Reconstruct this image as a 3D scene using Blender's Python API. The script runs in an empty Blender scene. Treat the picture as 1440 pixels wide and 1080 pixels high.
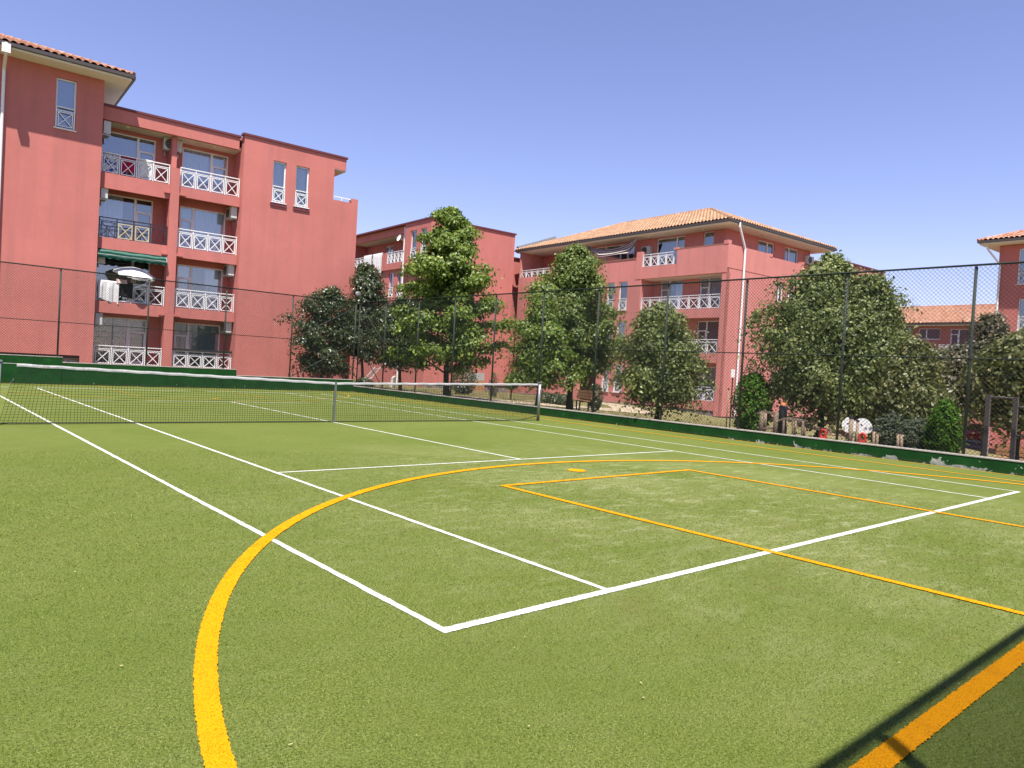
import bpy, math, random
import numpy as np
from mathutils import Matrix, Vector
R = math.radians
rng = random.Random(7)
SC = bpy.context.scene
COL = SC.collection

# ------------------------------------------------------------------ camera, sky, sun, exposure
CAM_POS = (-2.356, -3.122, 1.464)
CAM_YAW, CAM_PITCH, CAM_ROLL, CAM_F = R(41.284), R(-1.251), R(3.260), 1016.16
cy_, sy_, cp_, sp_ = math.cos(CAM_YAW), math.sin(CAM_YAW), math.cos(CAM_PITCH), math.sin(CAM_PITCH)
fwd = Vector((sy_*cp_, cy_*cp_, sp_)); rgt = Vector((cy_, -sy_, 0)); upv = rgt.cross(fwd)
r2 = math.cos(CAM_ROLL)*rgt + math.sin(CAM_ROLL)*upv
u2 = -math.sin(CAM_ROLL)*rgt + math.cos(CAM_ROLL)*upv
cam_d = bpy.data.cameras.new('camera'); cam = bpy.data.objects.new('camera', cam_d); COL.objects.link(cam)
cam.matrix_world = Matrix(((r2.x, u2.x, -fwd.x, CAM_POS[0]), (r2.y, u2.y, -fwd.y, CAM_POS[1]), (r2.z, u2.z, -fwd.z, CAM_POS[2]), (0, 0, 0, 1)))
cam_d.sensor_width = 36; cam_d.lens = CAM_F/1440*36; cam_d.clip_start = 0.05; cam_d.clip_end = 3000
SC.camera = cam

SUN_AZ, SUN_EL = R(38), R(66.2)          # light travels towards (sin az, cos az)
world = bpy.data.worlds.new('World'); SC.world = world; world.use_nodes = True
wn = world.node_tree; wbg = wn.nodes['Background']
sky = wn.nodes.new('ShaderNodeTexSky'); sky.sky_type = 'NISHITA'; sky.sun_disc = False
sky.sun_elevation = SUN_EL; sky.sun_rotation = R(220); sky.altitude = 0; sky.air_density = 1.0; sky.dust_density = 0.1; sky.ozone_density = 4.0
tint = wn.nodes.new('ShaderNodeMix'); tint.data_type = 'RGBA'; tint.blend_type = 'MULTIPLY'; tint.inputs[0].default_value = 1; tint.inputs[7].default_value = (1.25, .968, 1.10, 1)
wn.links.new(sky.outputs[0], tint.inputs[6]); wn.links.new(tint.outputs[2], wbg.inputs[0]); wbg.inputs[1].default_value = 0.083
sun_d = bpy.data.lights.new('sun', 'SUN'); sun_d.energy = 5.0; sun_d.angle = R(0.53); sun_d.color = (1.0, 0.95, 0.87)
sun = bpy.data.objects.new('sun', sun_d); COL.objects.link(sun)
sun.rotation_euler = Vector((math.sin(SUN_AZ)*math.cos(SUN_EL), math.cos(SUN_AZ)*math.cos(SUN_EL), -math.sin(SUN_EL))).to_track_quat('-Z', 'Y').to_euler()
SC.view_settings.view_transform = 'Standard'; SC.view_settings.look = 'None'; SC.view_settings.gamma = 1
SC.view_settings.exposure = 1.13

# ------------------------------------------------------------------ helpers
def nt(name):
    m = bpy.data.materials.new(name); m.use_nodes = True
    n = m.node_tree; return m, n, n.nodes['Principled BSDF']
def noise(n, scale, detail=3, rough=.55, vec=None, dist=0.0):
    t = n.nodes.new('ShaderNodeTexNoise'); t.inputs['Scale'].default_value = scale; t.inputs['Detail'].default_value = detail
    t.inputs['Roughness'].default_value = rough; t.inputs['Distortion'].default_value = dist
    if vec is None:
        tc = n.nodes.new('ShaderNodeTexCoord'); vec = tc.outputs['Object']
    n.links.new(vec, t.inputs['Vector']); return t.outputs['Fac']
ALB = [.72]                              # overall reflectance factor of painted and mineral surfaces
def ramp(n, fac, stops):
    stops = [(p, [x*ALB[0] for x in c]) for p, c in stops]
    r = n.nodes.new('ShaderNodeValToRGB'); e = r.color_ramp.elements
    while len(e) < len(stops): e.new(0.5)
    for k, (p, c) in enumerate(stops): e[k].position = p; e[k].color = (c[0], c[1], c[2], 1)
    n.links.new(fac, r.inputs[0]); return r.outputs[0]
def mix(n, fac, a, b, mode='MIX'):
    x = n.nodes.new('ShaderNodeMix'); x.data_type = 'RGBA'; x.blend_type = mode
    for s, v in ((x.inputs[0], fac), (x.inputs[6], a), (x.inputs[7], b)):
        if hasattr(v, 'links'): n.links.new(v, s)
        elif isinstance(v, (int, float)): s.default_value = v
        else: s.default_value = (v[0]*ALB[0], v[1]*ALB[0], v[2]*ALB[0], 1)
    return x.outputs[2]
def mth(n, op, a, b=0.0, c=None):
    x = n.nodes.new('ShaderNodeMath'); x.operation = op
    for s, v in zip(x.inputs, (a, b, c)):
        if v is None: continue
        if hasattr(v, 'links'): n.links.new(v, s)
        else: s.default_value = v
    return x.outputs[0]
def maprange(n, v, a, b, c, d):
    x = n.nodes.new('ShaderNodeMapRange')
    for s, q in zip(x.inputs, (v, a, b, c, d)):
        if hasattr(q, 'links'): n.links.new(q, s)
        else: s.default_value = q
    return x.outputs[0]
def bump(n, b, h, strength, dist=.01):
    x = n.nodes.new('ShaderNodeBump'); x.inputs['Strength'].default_value = strength; x.inputs['Distance'].default_value = dist
    n.links.new(h, x.inputs['Height']); n.links.new(x.outputs[0], b.inputs['Normal'])
def sepxyz(n):
    tc = n.nodes.new('ShaderNodeTexCoord'); s = n.nodes.new('ShaderNodeSeparateXYZ'); n.links.new(tc.outputs['Object'], s.inputs[0]); return s.outputs
MATS = {}
def simple(name, col, rough=.6, var=.12, scale=6, metal=0.0, bmp=0.0, bscale=80, spec=.4):
    if name in MATS: return MATS[name]
    m, n, b = nt(name)
    f = noise(n, scale, 4)
    c = ramp(n, f, [(.3, [x*(1-var) for x in col]), (.7, [min(1, x*(1+var)) for x in col])])
    n.links.new(c, b.inputs['Base Color']); b.inputs['Roughness'].default_value = rough; b.inputs['Metallic'].default_value = metal
    b.inputs['Specular IOR Level'].default_value = spec
    if bmp: bump(n, b, noise(n, bscale, 3), bmp)
    MATS[name] = m; return m

def stucco(name, col):
    m, n, b = nt(name)
    big = noise(n, .5, 5, .6); mid = noise(n, 5, 4)
    tc = n.nodes.new('ShaderNodeTexCoord'); mp = n.nodes.new('ShaderNodeMapping'); mp.inputs['Scale'].default_value = (2.2, 2.2, .12)
    n.links.new(tc.outputs['Object'], mp.inputs[0]); st = noise(n, 1.0, 4, .6, mp.outputs[0])
    c = ramp(n, big, [(.3, [x*.9 for x in col]), (.7, [x*1.07 for x in col])])
    c = mix(n, maprange(n, mid, .35, .7, 0, .22), c, [x*.82 for x in col])
    c = mix(n, maprange(n, st, .46, .70, 0, .55), c, [col[0]*.76, col[1]*.82, col[2]*.86])
    c = mix(n, maprange(n, noise(n, .9, 6, .7), .58, .66, 0, .22), c, [col[0]*1.08, col[1]*1.2, col[2]*1.2])
    n.links.new(c, b.inputs['Base Color']); b.inputs['Roughness'].default_value = .9; b.inputs['Specular IOR Level'].default_value = .2
    bump(n, b, noise(n, 38, 3, .6), .5, .012)
    return m
M_PINK = stucco('pink_stucco', (.63, .213, .182))
M_PINK_C = stucco('sun_faded_pink_stucco', (.72, .275, .238))
M_PINK_E = stucco('dusty_pink_stucco', (.60, .225, .175))
M_COPING = simple('dark_red_coping', (.16, .035, .04), .55)
M_CREAM = simple('cream_plaster', (.86, .77, .66), .85, .08, 3)
M_WHITE = simple('white_paint', (.95, .95, .94), .45, .05, 8)
M_UPVC = simple('white_window_frame', (.98, .99, 1.0), .35, .04, 5)
M_METALDARK = simple('dark_painted_metal', (.03, .028, .035), .45)
M_YELLOW = simple('cream_yellow_paint', (.66, .56, .30), .5)
M_GUTTER = simple('grey_brown_gutter', (.075, .062, .062), .5, .1)
M_PLINTH_DARK = simple('dark_brown_skirting', (.06, .028, .024), .8)
M_ACW = simple('off_white_casing', (.68, .67, .63), .45, .06, 6)
M_ACG = simple('dark_fan_grille', (.03, .03, .032), .5)
M_FENCE = simple('dark_green_coated_steel', (.018, .028, .022), .7, .25, 40, spec=.15)
M_CONC = simple('concrete', (.42, .38, .33), .9, .2, 7, bmp=.3)
M_STEEL = simple('galvanised_steel', (.5, .5, .5), .4, .15, 10, metal=.7)
M_WOODPOST = simple('weathered_timber', (.30, .22, .15), .85, .3, 14, bmp=.3)
M_BARK = simple('bark', (.045, .032, .024), .95, .4, 9, bmp=.8, bscale=30)
M_RED = simple('red_plastic', (.62, .05, .03), .4)
M_BENCH = simple('brown_slats', (.34, .17, .07), .6, .2, 10)

def stone_mat():
    m, n, b = nt('rubble_stone_plinth')
    v = n.nodes.new('ShaderNodeTexVoronoi'); v.inputs['Scale'].default_value = 5
    tc = n.nodes.new('ShaderNodeTexCoord'); n.links.new(tc.outputs['Object'], v.inputs['Vector'])
    c = mix(n, .6, ramp(n, noise(n, 8, 5), [(.3, (.16, .10, .06)), (.7, (.40, .29, .19))]), v.outputs['Color'], 'OVERLAY')
    hs = n.nodes.new('ShaderNodeHueSaturation'); hs.inputs['Saturation'].default_value = .5; n.links.new(c, hs.inputs['Color'])
    n.links.new(hs.outputs[0], b.inputs['Base Color']); b.inputs['Roughness'].default_value = .95
    bump(n, b, v.outputs['Distance'], .7, .05); return m
M_STONE = stone_mat()

def tile_mat(name, a, b_, c_):
    m, n, b = nt(name)
    v = n.nodes.new('ShaderNodeTexVoronoi'); v.inputs['Scale'].default_value = 4.2
    tc = n.nodes.new('ShaderNodeTexCoord'); n.links.new(tc.outputs['Object'], v.inputs['Vector'])
    sp = n.nodes.new('ShaderNodeSeparateColor'); n.links.new(v.outputs['Color'], sp.inputs[0])
    c = ramp(n, sp.outputs[0], [(0, a), (.5, b_), (1, c_)])
    c = mix(n, maprange(n, noise(n, 1.3, 5), .45, .7, 0, .45), c, (.22, .12, .08))
    n.links.new(c, b.inputs['Base Color']); b.inputs['Roughness'].default_value = .85
    bump(n, b, noise(n, 30, 3), .2); return m
M_TILE = tile_mat('orange_clay_tiles', (.35, .18, .10), (.45, .26, .14), (.54, .355, .21))
M_TILE_A = tile_mat('red_clay_tiles', (.36, .145, .085), (.45, .21, .125), (.53, .32, .22))

def glass_mat(name, tint, refl=.30):
    m = bpy.data.materials.new(name); m.use_nodes = True; n = m.node_tree; n.nodes.remove(n.nodes['Principled BSDF'])
    out = n.nodes['Material Output']; tr = n.nodes.new('ShaderNodeBsdfTransparent'); gl = n.nodes.new('ShaderNodeBsdfGlossy')
    tr.inputs[0].default_value = (*tint, 1); gl.inputs['Roughness'].default_value = .02; gl.inputs[0].default_value = (.9, .95, 1, 1)
    fr = n.nodes.new('ShaderNodeFresnel'); fr.inputs[0].default_value = 1.5
    f = mth(n, 'MULTIPLY_ADD', fr.outputs[0], .8, refl)
    nz = noise(n, 1.7, 1); bp = n.nodes.new('ShaderNodeBump'); bp.inputs['Strength'].default_value = .02; n.links.new(nz, bp.inputs['Height']); n.links.new(bp.outputs[0], gl.inputs['Normal'])
    mx = n.nodes.new('ShaderNodeMixShader'); n.links.new(f, mx.inputs[0]); n.links.new(tr.outputs[0], mx.inputs[1]); n.links.new(gl.outputs[0], mx.inputs[2])
    n.links.new(mx.outputs[0], out.inputs[0]); return m
M_GLASS = glass_mat('window_glass', (.70, .76, .80), .20)
M_CURTAIN = simple('pale_curtain', (1.0, 1.0, 1.02), .9, .06, 5)
M_CURTAIN2 = simple('grey_roller_blind', (.40, .43, .46), .8, .05, 5)
M_BLIND = simple('blue_grey_blind', (.36, .46, .56), .7, .05, 5)
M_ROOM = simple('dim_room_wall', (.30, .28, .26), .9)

def cloth(name, cols, scale, bands=None):
    m, n, b = nt(name)
    f = noise(n, scale, 2, dist=.6)
    if bands:
        w = n.nodes.new('ShaderNodeTexWave'); w.bands_direction = bands[0]; w.inputs['Scale'].default_value = bands[1]; w.inputs['Distortion'].default_value = bands[2]
        tc = n.nodes.new('ShaderNodeTexCoord'); n.links.new(tc.outputs['Object'], w.inputs['Vector']); f = w.outputs['Fac']
    n.links.new(ramp(n, f, cols), b.inputs['Base Color']); b.inputs['Roughness'].default_value = .95; b.inputs['Specular IOR Level'].default_value = .1
    return m
M_T_WHITE = cloth('white_cotton', [(.3, (.72, .70, .70)), (.7, (.82, .81, .80))], 3)
M_T_BLUE = cloth('blue_white_towel', [(.42, (.06, .10, .36)), (.5, (.62, .64, .72)), (.62, (.70, .66, .68)), (.7, (.12, .16, .45))], 5)
M_T_RED = cloth('crimson_towel', [(.45, (.45, .015, .05)), (.55, (.36, .02, .10)), (.66, (.03, .015, .03))], 4)
M_T_DARK = cloth('black_garment', [(.3, (.012, .011, .014)), (.7, (.03, .026, .03))], 6)
M_T_PINK = cloth('pale_pink_cloth', [(.3, (.62, .40, .36)), (.7, (.72, .55, .50))], 6)
M_STRIPE = cloth('brown_cream_striped_cloth', [(.40, (.16, .10, .09)), (.52, (.20, .13, .12)), (.60, (.62, .55, .50)), (.8, (.66, .60, .55))], 3, ('Z', 1.5, 1.2))
M_AWN = cloth('green_striped_awning', [(.30, (.005, .042, .028)), (.55, (.010, .075, .050)), (.72, (.09, .17, .14))], 3, ('Z', 1.7, 2.5))
M_PARASOL = simple('white_parasol_fabric', (1.05, 1.04, .98), .9, .05, 4)

class MB:
    def __init__(s, M=None): s.v = []; s.f = []; s.mi = []; s.M = M or Matrix.Identity(4); s.cur = 0
    def add(s, vs, fs):
        o = len(s.v); s.v += [tuple(s.M @ Vector(p)) for p in vs]; s.f += [tuple(i+o for i in f) for f in fs]; s.mi += [s.cur]*len(fs); return s
    def box(s, x0, x1, y0, y1, z0, z1):
        return s.add([(x0,y0,z0),(x1,y0,z0),(x1,y1,z0),(x0,y1,z0),(x0,y0,z1),(x1,y0,z1),(x1,y1,z1),(x0,y1,z1)],
              [(0,3,2,1),(4,5,6,7),(0,1,5,4),(1,2,6,5),(2,3,7,6),(3,0,4,7)])
    def bar(s, p, q, w, h=None):
        h = h or w; p = Vector(p); q = Vector(q); d = (q-p).normalized(); a = Vector((0,0,1)) if abs(d.z) < .9 else Vector((0,1,0))
        x = d.cross(a).normalized()*(w/2); y = x.cross(d).normalized()*(h/2)
        vs = [p-x-y, p+x-y, p+x+y, p-x+y, q-x-y, q+x-y, q+x+y, q-x+y]
        return s.add(vs, [(0,3,2,1),(4,5,6,7),(0,1,5,4),(1,2,6,5),(2,3,7,6),(3,0,4,7)])
    def tube(s, pts, rad, n=8, cap=True):
        pts = [Vector(p) for p in pts]; rad = rad if isinstance(rad, (list, tuple)) else [rad]*len(pts); vs = []; fs = []
        pu = None
        for i, p in enumerate(pts):
            d = (pts[min(i+1, len(pts)-1)] - pts[max(i-1, 0)]).normalized()
            if pu is None: pu = d.cross(Vector((0,0,1)) if abs(d.z) < .9 else Vector((1,0,0))).normalized()
            pu = (pu - d*pu.dot(d)).normalized(); w = d.cross(pu)
            for k in range(n):
                t = 2*math.pi*k/n; vs.append(p + rad[i]*(pu*math.cos(t) + w*math.sin(t)))
        for i in range(len(pts)-1):
            for k in range(n): fs.append((i*n+k, i*n+(k+1)%n, (i+1)*n+(k+1)%n, (i+1)*n+k))
        if cap: fs.append(tuple(range(n-1, -1, -1))); fs.append(tuple(range((len(pts)-1)*n, len(pts)*n)))
        return s.add(vs, fs)
    def lathe(s, prof, n=16):
        vs = [(r*math.cos(2*math.pi*k/n), r*math.sin(2*math.pi*k/n), z) for r, z in prof for k in range(n)]
        fs = [(i*n+k, i*n+(k+1)%n, (i+1)*n+(k+1)%n, (i+1)*n+k) for i in range(len(prof)-1) for k in range(n)]
        return s.add(vs, fs)
    def grid(s, fn, nu, nv):
        vs = [fn(i/nu, j/nv) for j in range(nv+1) for i in range(nu+1)]
        fs = [(j*(nu+1)+i, j*(nu+1)+i+1, (j+1)*(nu+1)+i+1, (j+1)*(nu+1)+i) for j in range(nv) for i in range(nu)]
        return s.add(vs, fs)
    def build(s, name, mats, parent=None, smooth=False, bevel=0):
        me = bpy.data.meshes.new(name); me.from_pydata(s.v, [], s.f)
        for m in (mats if isinstance(mats, (list, tuple)) else [mats]): me.materials.append(m)
        if any(s.mi): me.polygons.foreach_set('material_index', s.mi)
        if smooth: me.polygons.foreach_set('use_smooth', [True]*len(me.polygons))
        me.update()
        o = bpy.data.objects.new(name, me); COL.objects.link(o)
        if parent is not None: o.parent = parent
        if bevel:
            b = o.modifiers.new('bevel', 'BEVEL'); b.width = bevel; b.segments = 2; b.limit_method = 'ANGLE'
        return o
def tag(o, label=None, cat=None, group=None, kind=None):
    if label: o['label'] = label
    if cat: o['category'] = cat
    if group: o['group'] = group
    if kind: o['kind'] = kind
    return o
def thing(name, label, cat, loc=(0,0,0), rz=0.0, group=None):
    o = bpy.data.objects.new(name, None); COL.objects.link(o); o.location = loc; o.rotation_euler = (0, 0, rz); o.empty_display_size = .2
    return tag(o, label, cat, group)
def Rz(a): return Matrix.Rotation(a, 4, 'Z')
def T(x, y, z): return Matrix.Translation((x, y, z))
def dup(o, parent):
    c = o.copy(); COL.objects.link(c); c.parent = parent; return c
def copy_thing(root, loc, rz, label, group=None):
    r = root.copy(); COL.objects.link(r); r.location = loc; r.rotation_euler = (0, 0, rz); r['label'] = label
    if group: r['group'] = group
    for ch in list(root.children):
        c = dup(ch, r)
        for g in list(ch.children): dup(g, c)
    return r

def terrain(x, y):
    t = min(1, max(0, (x-14)/26)); ss = t*t*(3-2*t)
    return .45 - .03*max(0, x-2) - .075*max(0, 25-y)*ss
def pix(px, py):                                   # direction of a picture point, used once to place trees and small things
    a = (px-720)/CAM_F; b = (py-540)/CAM_F
    return fwd + r2*a - u2*b
def at_x(px, py, X):
    d = pix(px, py); t = (X-CAM_POS[0])/d.x; x, y = X, CAM_POS[1]+t*d.y; return (x, y, terrain(x, y))
def at_y(px, py, Y):
    d = pix(px, py); t = (Y-CAM_POS[1])/d.y; x, y = CAM_POS[0]+t*d.x, Y; return (x, y, terrain(x, y))

# ------------------------------------------------------------------ ground, court
def turf_mat(name='artificial_turf'):
    m, n, b = nt(name)
    fine = noise(n, 85, 4, .75); mid = noise(n, 24, 4, .65); med = noise(n, 4, 4, .6); big = noise(n, .42, 5, .6)
    c = ramp(n, fine, [(.34, (.034, .052, .006)), (.45, (.105, .138, .023)), (.55, (.170, .212, .044)), (.68, (.35, .38, .13))])
    c = mix(n, maprange(n, mid, .36, .68, 0, .45), c, (.105, .150, .022))
    c = mix(n, maprange(n, med, .4, .72, 0, .28), c, (.195, .21, .058))
    xyz = sepxyz(n)
    dx = mth(n, 'SUBTRACT', xyz[0], 5.4); dy = mth(n, 'SUBTRACT', xyz[1], 2.2)
    dd = mth(n, 'SQRT', mth(n, 'ADD', mth(n, 'MULTIPLY', dx, dx), mth(n, 'MULTIPLY', dy, dy)))
    wear = mth(n, 'MULTIPLY', maprange(n, dd, 1.0, 6.5, 1, .12), maprange(n, big, .36, .62, 0, 1))
    c = mix(n, mth(n, 'MULTIPLY', wear, .48), c, (.29, .30, .125))
    spk = n.nodes.new('ShaderNodeTexNoise'); spk.inputs['Scale'].default_value = 60; spk.inputs['Detail'].default_value = 2
    tc = n.nodes.new('ShaderNodeTexCoord'); n.links.new(tc.outputs['Object'], spk.inputs['Vector'])
    c = mix(n, mth(n, 'MULTIPLY', maprange(n, spk.outputs['Fac'], .66, .74, 0, .6), maprange(n, wear, 0, .6, .25, 1)), c, (.42, .42, .23))
    mp = n.nodes.new('ShaderNodeMapping'); mp.inputs['Scale'].default_value = (2.3, 5.5, 1); n.links.new(tc.outputs['Object'], mp.inputs[0])
    sand = noise(n, 1.0, 8, .78, mp.outputs[0], .6)
    c = mix(n, mth(n, 'MULTIPLY', maprange(n, sand, .50, .68, 0, .75), maprange(n, dd, .8, 6.0, 1, .10)), c, (.42, .42, .24))
    c = mix(n, maprange(n, noise(n, .55, 4, .6), .45, .68, 0, .45), c, (.10, .145, .020))
    brown = noise(n, 1.1, 5, .65)
    c = mix(n, mth(n, 'MULTIPLY', maprange(n, brown, .56, .74, 0, .55), maprange(n, dd, 1, 8, 1, .25)), c, (.20, .165, .06))
    n.links.new(c, b.inputs['Base Color']); b.inputs['Roughness'].default_value = .9; b.inputs['Specular IOR Level'].default_value = .08
    h = mth(n, 'ADD', mth(n, 'MULTIPLY', fine, 1.0), mth(n, 'MULTIPLY', mid, .7)); bump(n, b, h, .65, .02)
    return m
def line_mat(name, col, dark):
    m, n, b = nt(name)
    f = noise(n, 110, 3, .7)
    c = ramp(n, f, [(.30, dark), (.50, col), (.7, [min(1, x*1.06) for x in col])])
    c = mix(n, maprange(n, noise(n, 3.0, 6, .72), .50, .70, 0, .6), c, dark)
    n.links.new(c, b.inputs['Base Color']); b.inputs['Roughness'].default_value = .9; b.inputs['Specular IOR Level'].default_value = .06
    bump(n, b, f, .5, .015); return m
M_TURF = turf_mat()
M_LINEW = line_mat('white_turf_line', (.70, .69, .64), (.44, .45, .33))
M_LINEY = line_mat('orange_turf_line', (.82, .335, .004), (.60, .24, .008))

XW, YW, YN = 13.7, 25.95, -3.26
g = MB(); g.grid(lambda u, v: (-9+u*(XW+9), -4.2+v*(YW+4.2), 0), 60, 80)
tag(g.build('court', M_TURF), kind='structure')

def strip(mb, pts, w, z, closed=False, jit=.004):
    # ribbon along a polyline with slightly fibrous edges
    P = [Vector((p[0], p[1])) for p in pts]; seg = []
    for a, b in zip(P[:-1], P[1:]):
        L = (b-a).length; near = ((a+b)/2 - Vector(CAM_POS[:2])).length
        k = max(1, int(L/(.012 if near < 9 else .08)))
        for i in range(k): seg.append(a + (b-a)*(i/k))
    seg.append(P[-1]); vs = []
    for i, p in enumerate(seg):
        d = (seg[min(i+1, len(seg)-1)] - seg[max(i-1, 0)]).normalized(); nrm = Vector((-d.y, d.x))
        a, b_ = (w/2 + rng.uniform(-jit, jit)), (w/2 + rng.uniform(-jit, jit))
        vs += [(p.x+nrm.x*a, p.y+nrm.y*a, z), (p.x-nrm.x*b_, p.y-nrm.y*b_, z)]
    mb.add(vs, [(2*i, 2*i+1, 2*i+3, 2*i+2) for i in range(len(seg)-1)])
WL = MB()
w = .05
for x in (0.025, 1.395, 9.575, 10.945): strip(WL, [(x, .0), (x, 23.77)], w, .004)
for y in (0.035, 23.735): strip(WL, [(.05, y), (10.92, y)], .07, .0045)
for y in (5.485, 18.285): strip(WL, [(1.42, y), (9.55, y)], w, .0045)
strip(WL, [(5.485, 5.51), (5.485, 18.26)], w, .004)
tag(WL.build('tennis_court_lines', M_LINEW), kind='structure')
for cyy, sg, lw, mt in ((-2.0, 1, 1.0, M_LINEY), (25.77, -1, .6, line_mat('faded_orange_line', (.50, .30, .04), (.30, .24, .04)))):
    YL = MB(); a0 = .06
    strip(YL, [(5.45+7.0*math.cos(t), cyy+sg*7.0*math.sin(t)) for t in np.linspace(-a0 if sg > 0 else .02, math.pi+a0 if sg > 0 else math.pi-.02, 160)], .10*lw, .008)
    strip(YL, [(3.50, cyy), (3.50, cyy+sg*5.58), (3.51, cyy+sg*5.62)], .075*lw, .008)
    strip(YL, [(3.46, cyy+sg*5.6), (7.44, cyy+sg*5.6)], .075*lw, .0085)
    strip(YL, [(7.40, cyy), (7.40, cyy+sg*5.56)], .075*lw, .008)
    strip(YL, [(-1.9, cyy-.02*sg), (13.1, cyy-.02*sg)], .10*lw, .0088)
    YL.add([(5.47+.14*math.cos(t), cyy+sg*6.23+.14*math.sin(t), .0084) for t in np.linspace(0, 2*math.pi, 25)[:-1]], [tuple(range(24))])
    if sg < 0: tag(YL.build('handball_court_lines', mt), kind='structure')
    else: near_lines = YL
YL = near_lines
strip(YL, [(12.55, -2), (12.55, 25.7)], .06, .0082)
strip(YL, [(13.55, -2), (13.55, 25.8)], .035, .0078)
tag(YL.build('handball_court_lines', M_LINEY), kind='structure')

# ------------------------------------------------------------------ terrain beyond the walls
def lawn_mat():
    m, n, b = nt('dry_lawn')
    f = noise(n, 22, 4, .7); med = noise(n, 1.1, 5, .6); big = noise(n, .22, 4)
    c = ramp(n, f, [(.28, (.07, .065, .022)), (.5, (.22, .175, .065)), (.75, (.42, .34, .16))])
    c = mix(n, maprange(n, med, .42, .62, 0, .75), c, (.10, .13, .03))
    c = mix(n, maprange(n, big, .5, .68, 0, .6), c, (.30, .23, .11))
    n.links.new(c, b.inputs['Base Color']); b.inputs['Roughness'].default_value = .95; bump(n, b, f, .8, .04); return m
M_LAWN = lawn_mat()
M_PATH = simple('sandy_path', (.50, .40, .28), .95, .18, 5, bmp=.3)
xs = sorted(set([-60, -30, -9.05, -9, XW+.04, XW+.1] + [XW+.1+k*1.0 for k in range(1, 50)] + [70, 80, 95, 120, 170, 250, 400]))
ys = sorted(set([-150, -60, -30, -15, -4.3, -4.19] + [-4.3+k*1.25 for k in range(1, 24)] + [YW+.04, YW+.1] + [YW+.1+k*1.5 for k in range(1, 20)] + [60, 80, 120, 200, 400]))
G = MB(); idx = {}
for j, y in enumerate(ys):
    for i, x in enumerate(xs):
        inside = x < XW+.05 and y < YW+.05
        z = -.25 if (inside and -9 <= x and y > -4.2) else terrain(x, y) if not inside else -.02
        idx[i, j] = len(G.v); G.v.append((x, y, z))
for j in range(len(ys)-1):
    for i in range(len(xs)-1):
        G.f.append((idx[i, j], idx[i+1, j], idx[i+1, j+1], idx[i, j+1])); G.mi.append(0)
tag(G.build('ground', M_LAWN, smooth=True), kind='structure')
# path behind the right wall, turning towards the entrance of the corner block
P = MB(); vs = []
ctr = [(16.3, 37), (16.2, 33), (16.2, 29), (16.6, 25.5), (18.0, 22.8), (20.6, 21.4), (24.5, 21.0), (29, 22.5), (35.4, 32.4)]
wd = [1.8, 1.8, 1.8, 1.9, 2.0, 1.7, 1.3, 1.1, 1.1]
def cr(p0, p1, p2, p3, t): return .5*((2*p1) + (-p0+p2)*t + (2*p0-5*p1+4*p2-p3)*t*t + (-p0+3*p1-3*p2+p3)*t**3)
pp = []
for i in range(len(ctr)-1):
    q = [ctr[max(0, i-1)], ctr[i], ctr[i+1], ctr[min(len(ctr)-1, i+2)]]
    for k in range(10):
        t = k/10; pp.append((cr(q[0][0], q[1][0], q[2][0], q[3][0], t), cr(q[0][1], q[1][1], q[2][1], q[3][1], t), wd[i]*(1-t)+wd[i+1]*t))
for i, (x, y, hw) in enumerate(pp):
    a = pp[max(0, i-1)]; b_ = pp[min(len(pp)-1, i+1)]; d = Vector((b_[0]-a[0], b_[1]-a[1])).normalized(); nr = Vector((-d.y, d.x))
    for s in (-1, -.33, .33, 1):
        jx = rng.uniform(-.08, .08) if abs(s) == 1 else 0
        X, Y = x+nr.x*(s*hw+jx), y+nr.y*(s*hw+jx); vs.append((X, Y, terrain(X, Y)+.03))
P.add(vs, [(i*4+k, i*4+k+1, (i+1)*4+k+1, (i+1)*4+k) for i in range(len(pp)-1) for k in range(3)])
tag(P.build('path', M_PATH), kind='structure')
# sandy playground surface and yard where the car stands
P = MB(); P.grid(lambda u, v: (14.2+u*6.5, 1.2+v*6.2, terrain(14.2+u*6.5, 1.2+v*6.2)+.03), 12, 12)
tag(P.build('sand_ground', simple('sand_and_bark', (.36, .24, .16), .95, .25, 3, bmp=.3)), kind='structure')
P = MB(); P.grid(lambda u, v: (50.2+u*14, 3+v*16, terrain(50.2+u*14, 3+v*16)+.05), 14, 14)
tag(P.build('car_yard', simple('asphalt', (.10, .095, .09), .9, .2, 3)), kind='structure')

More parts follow.
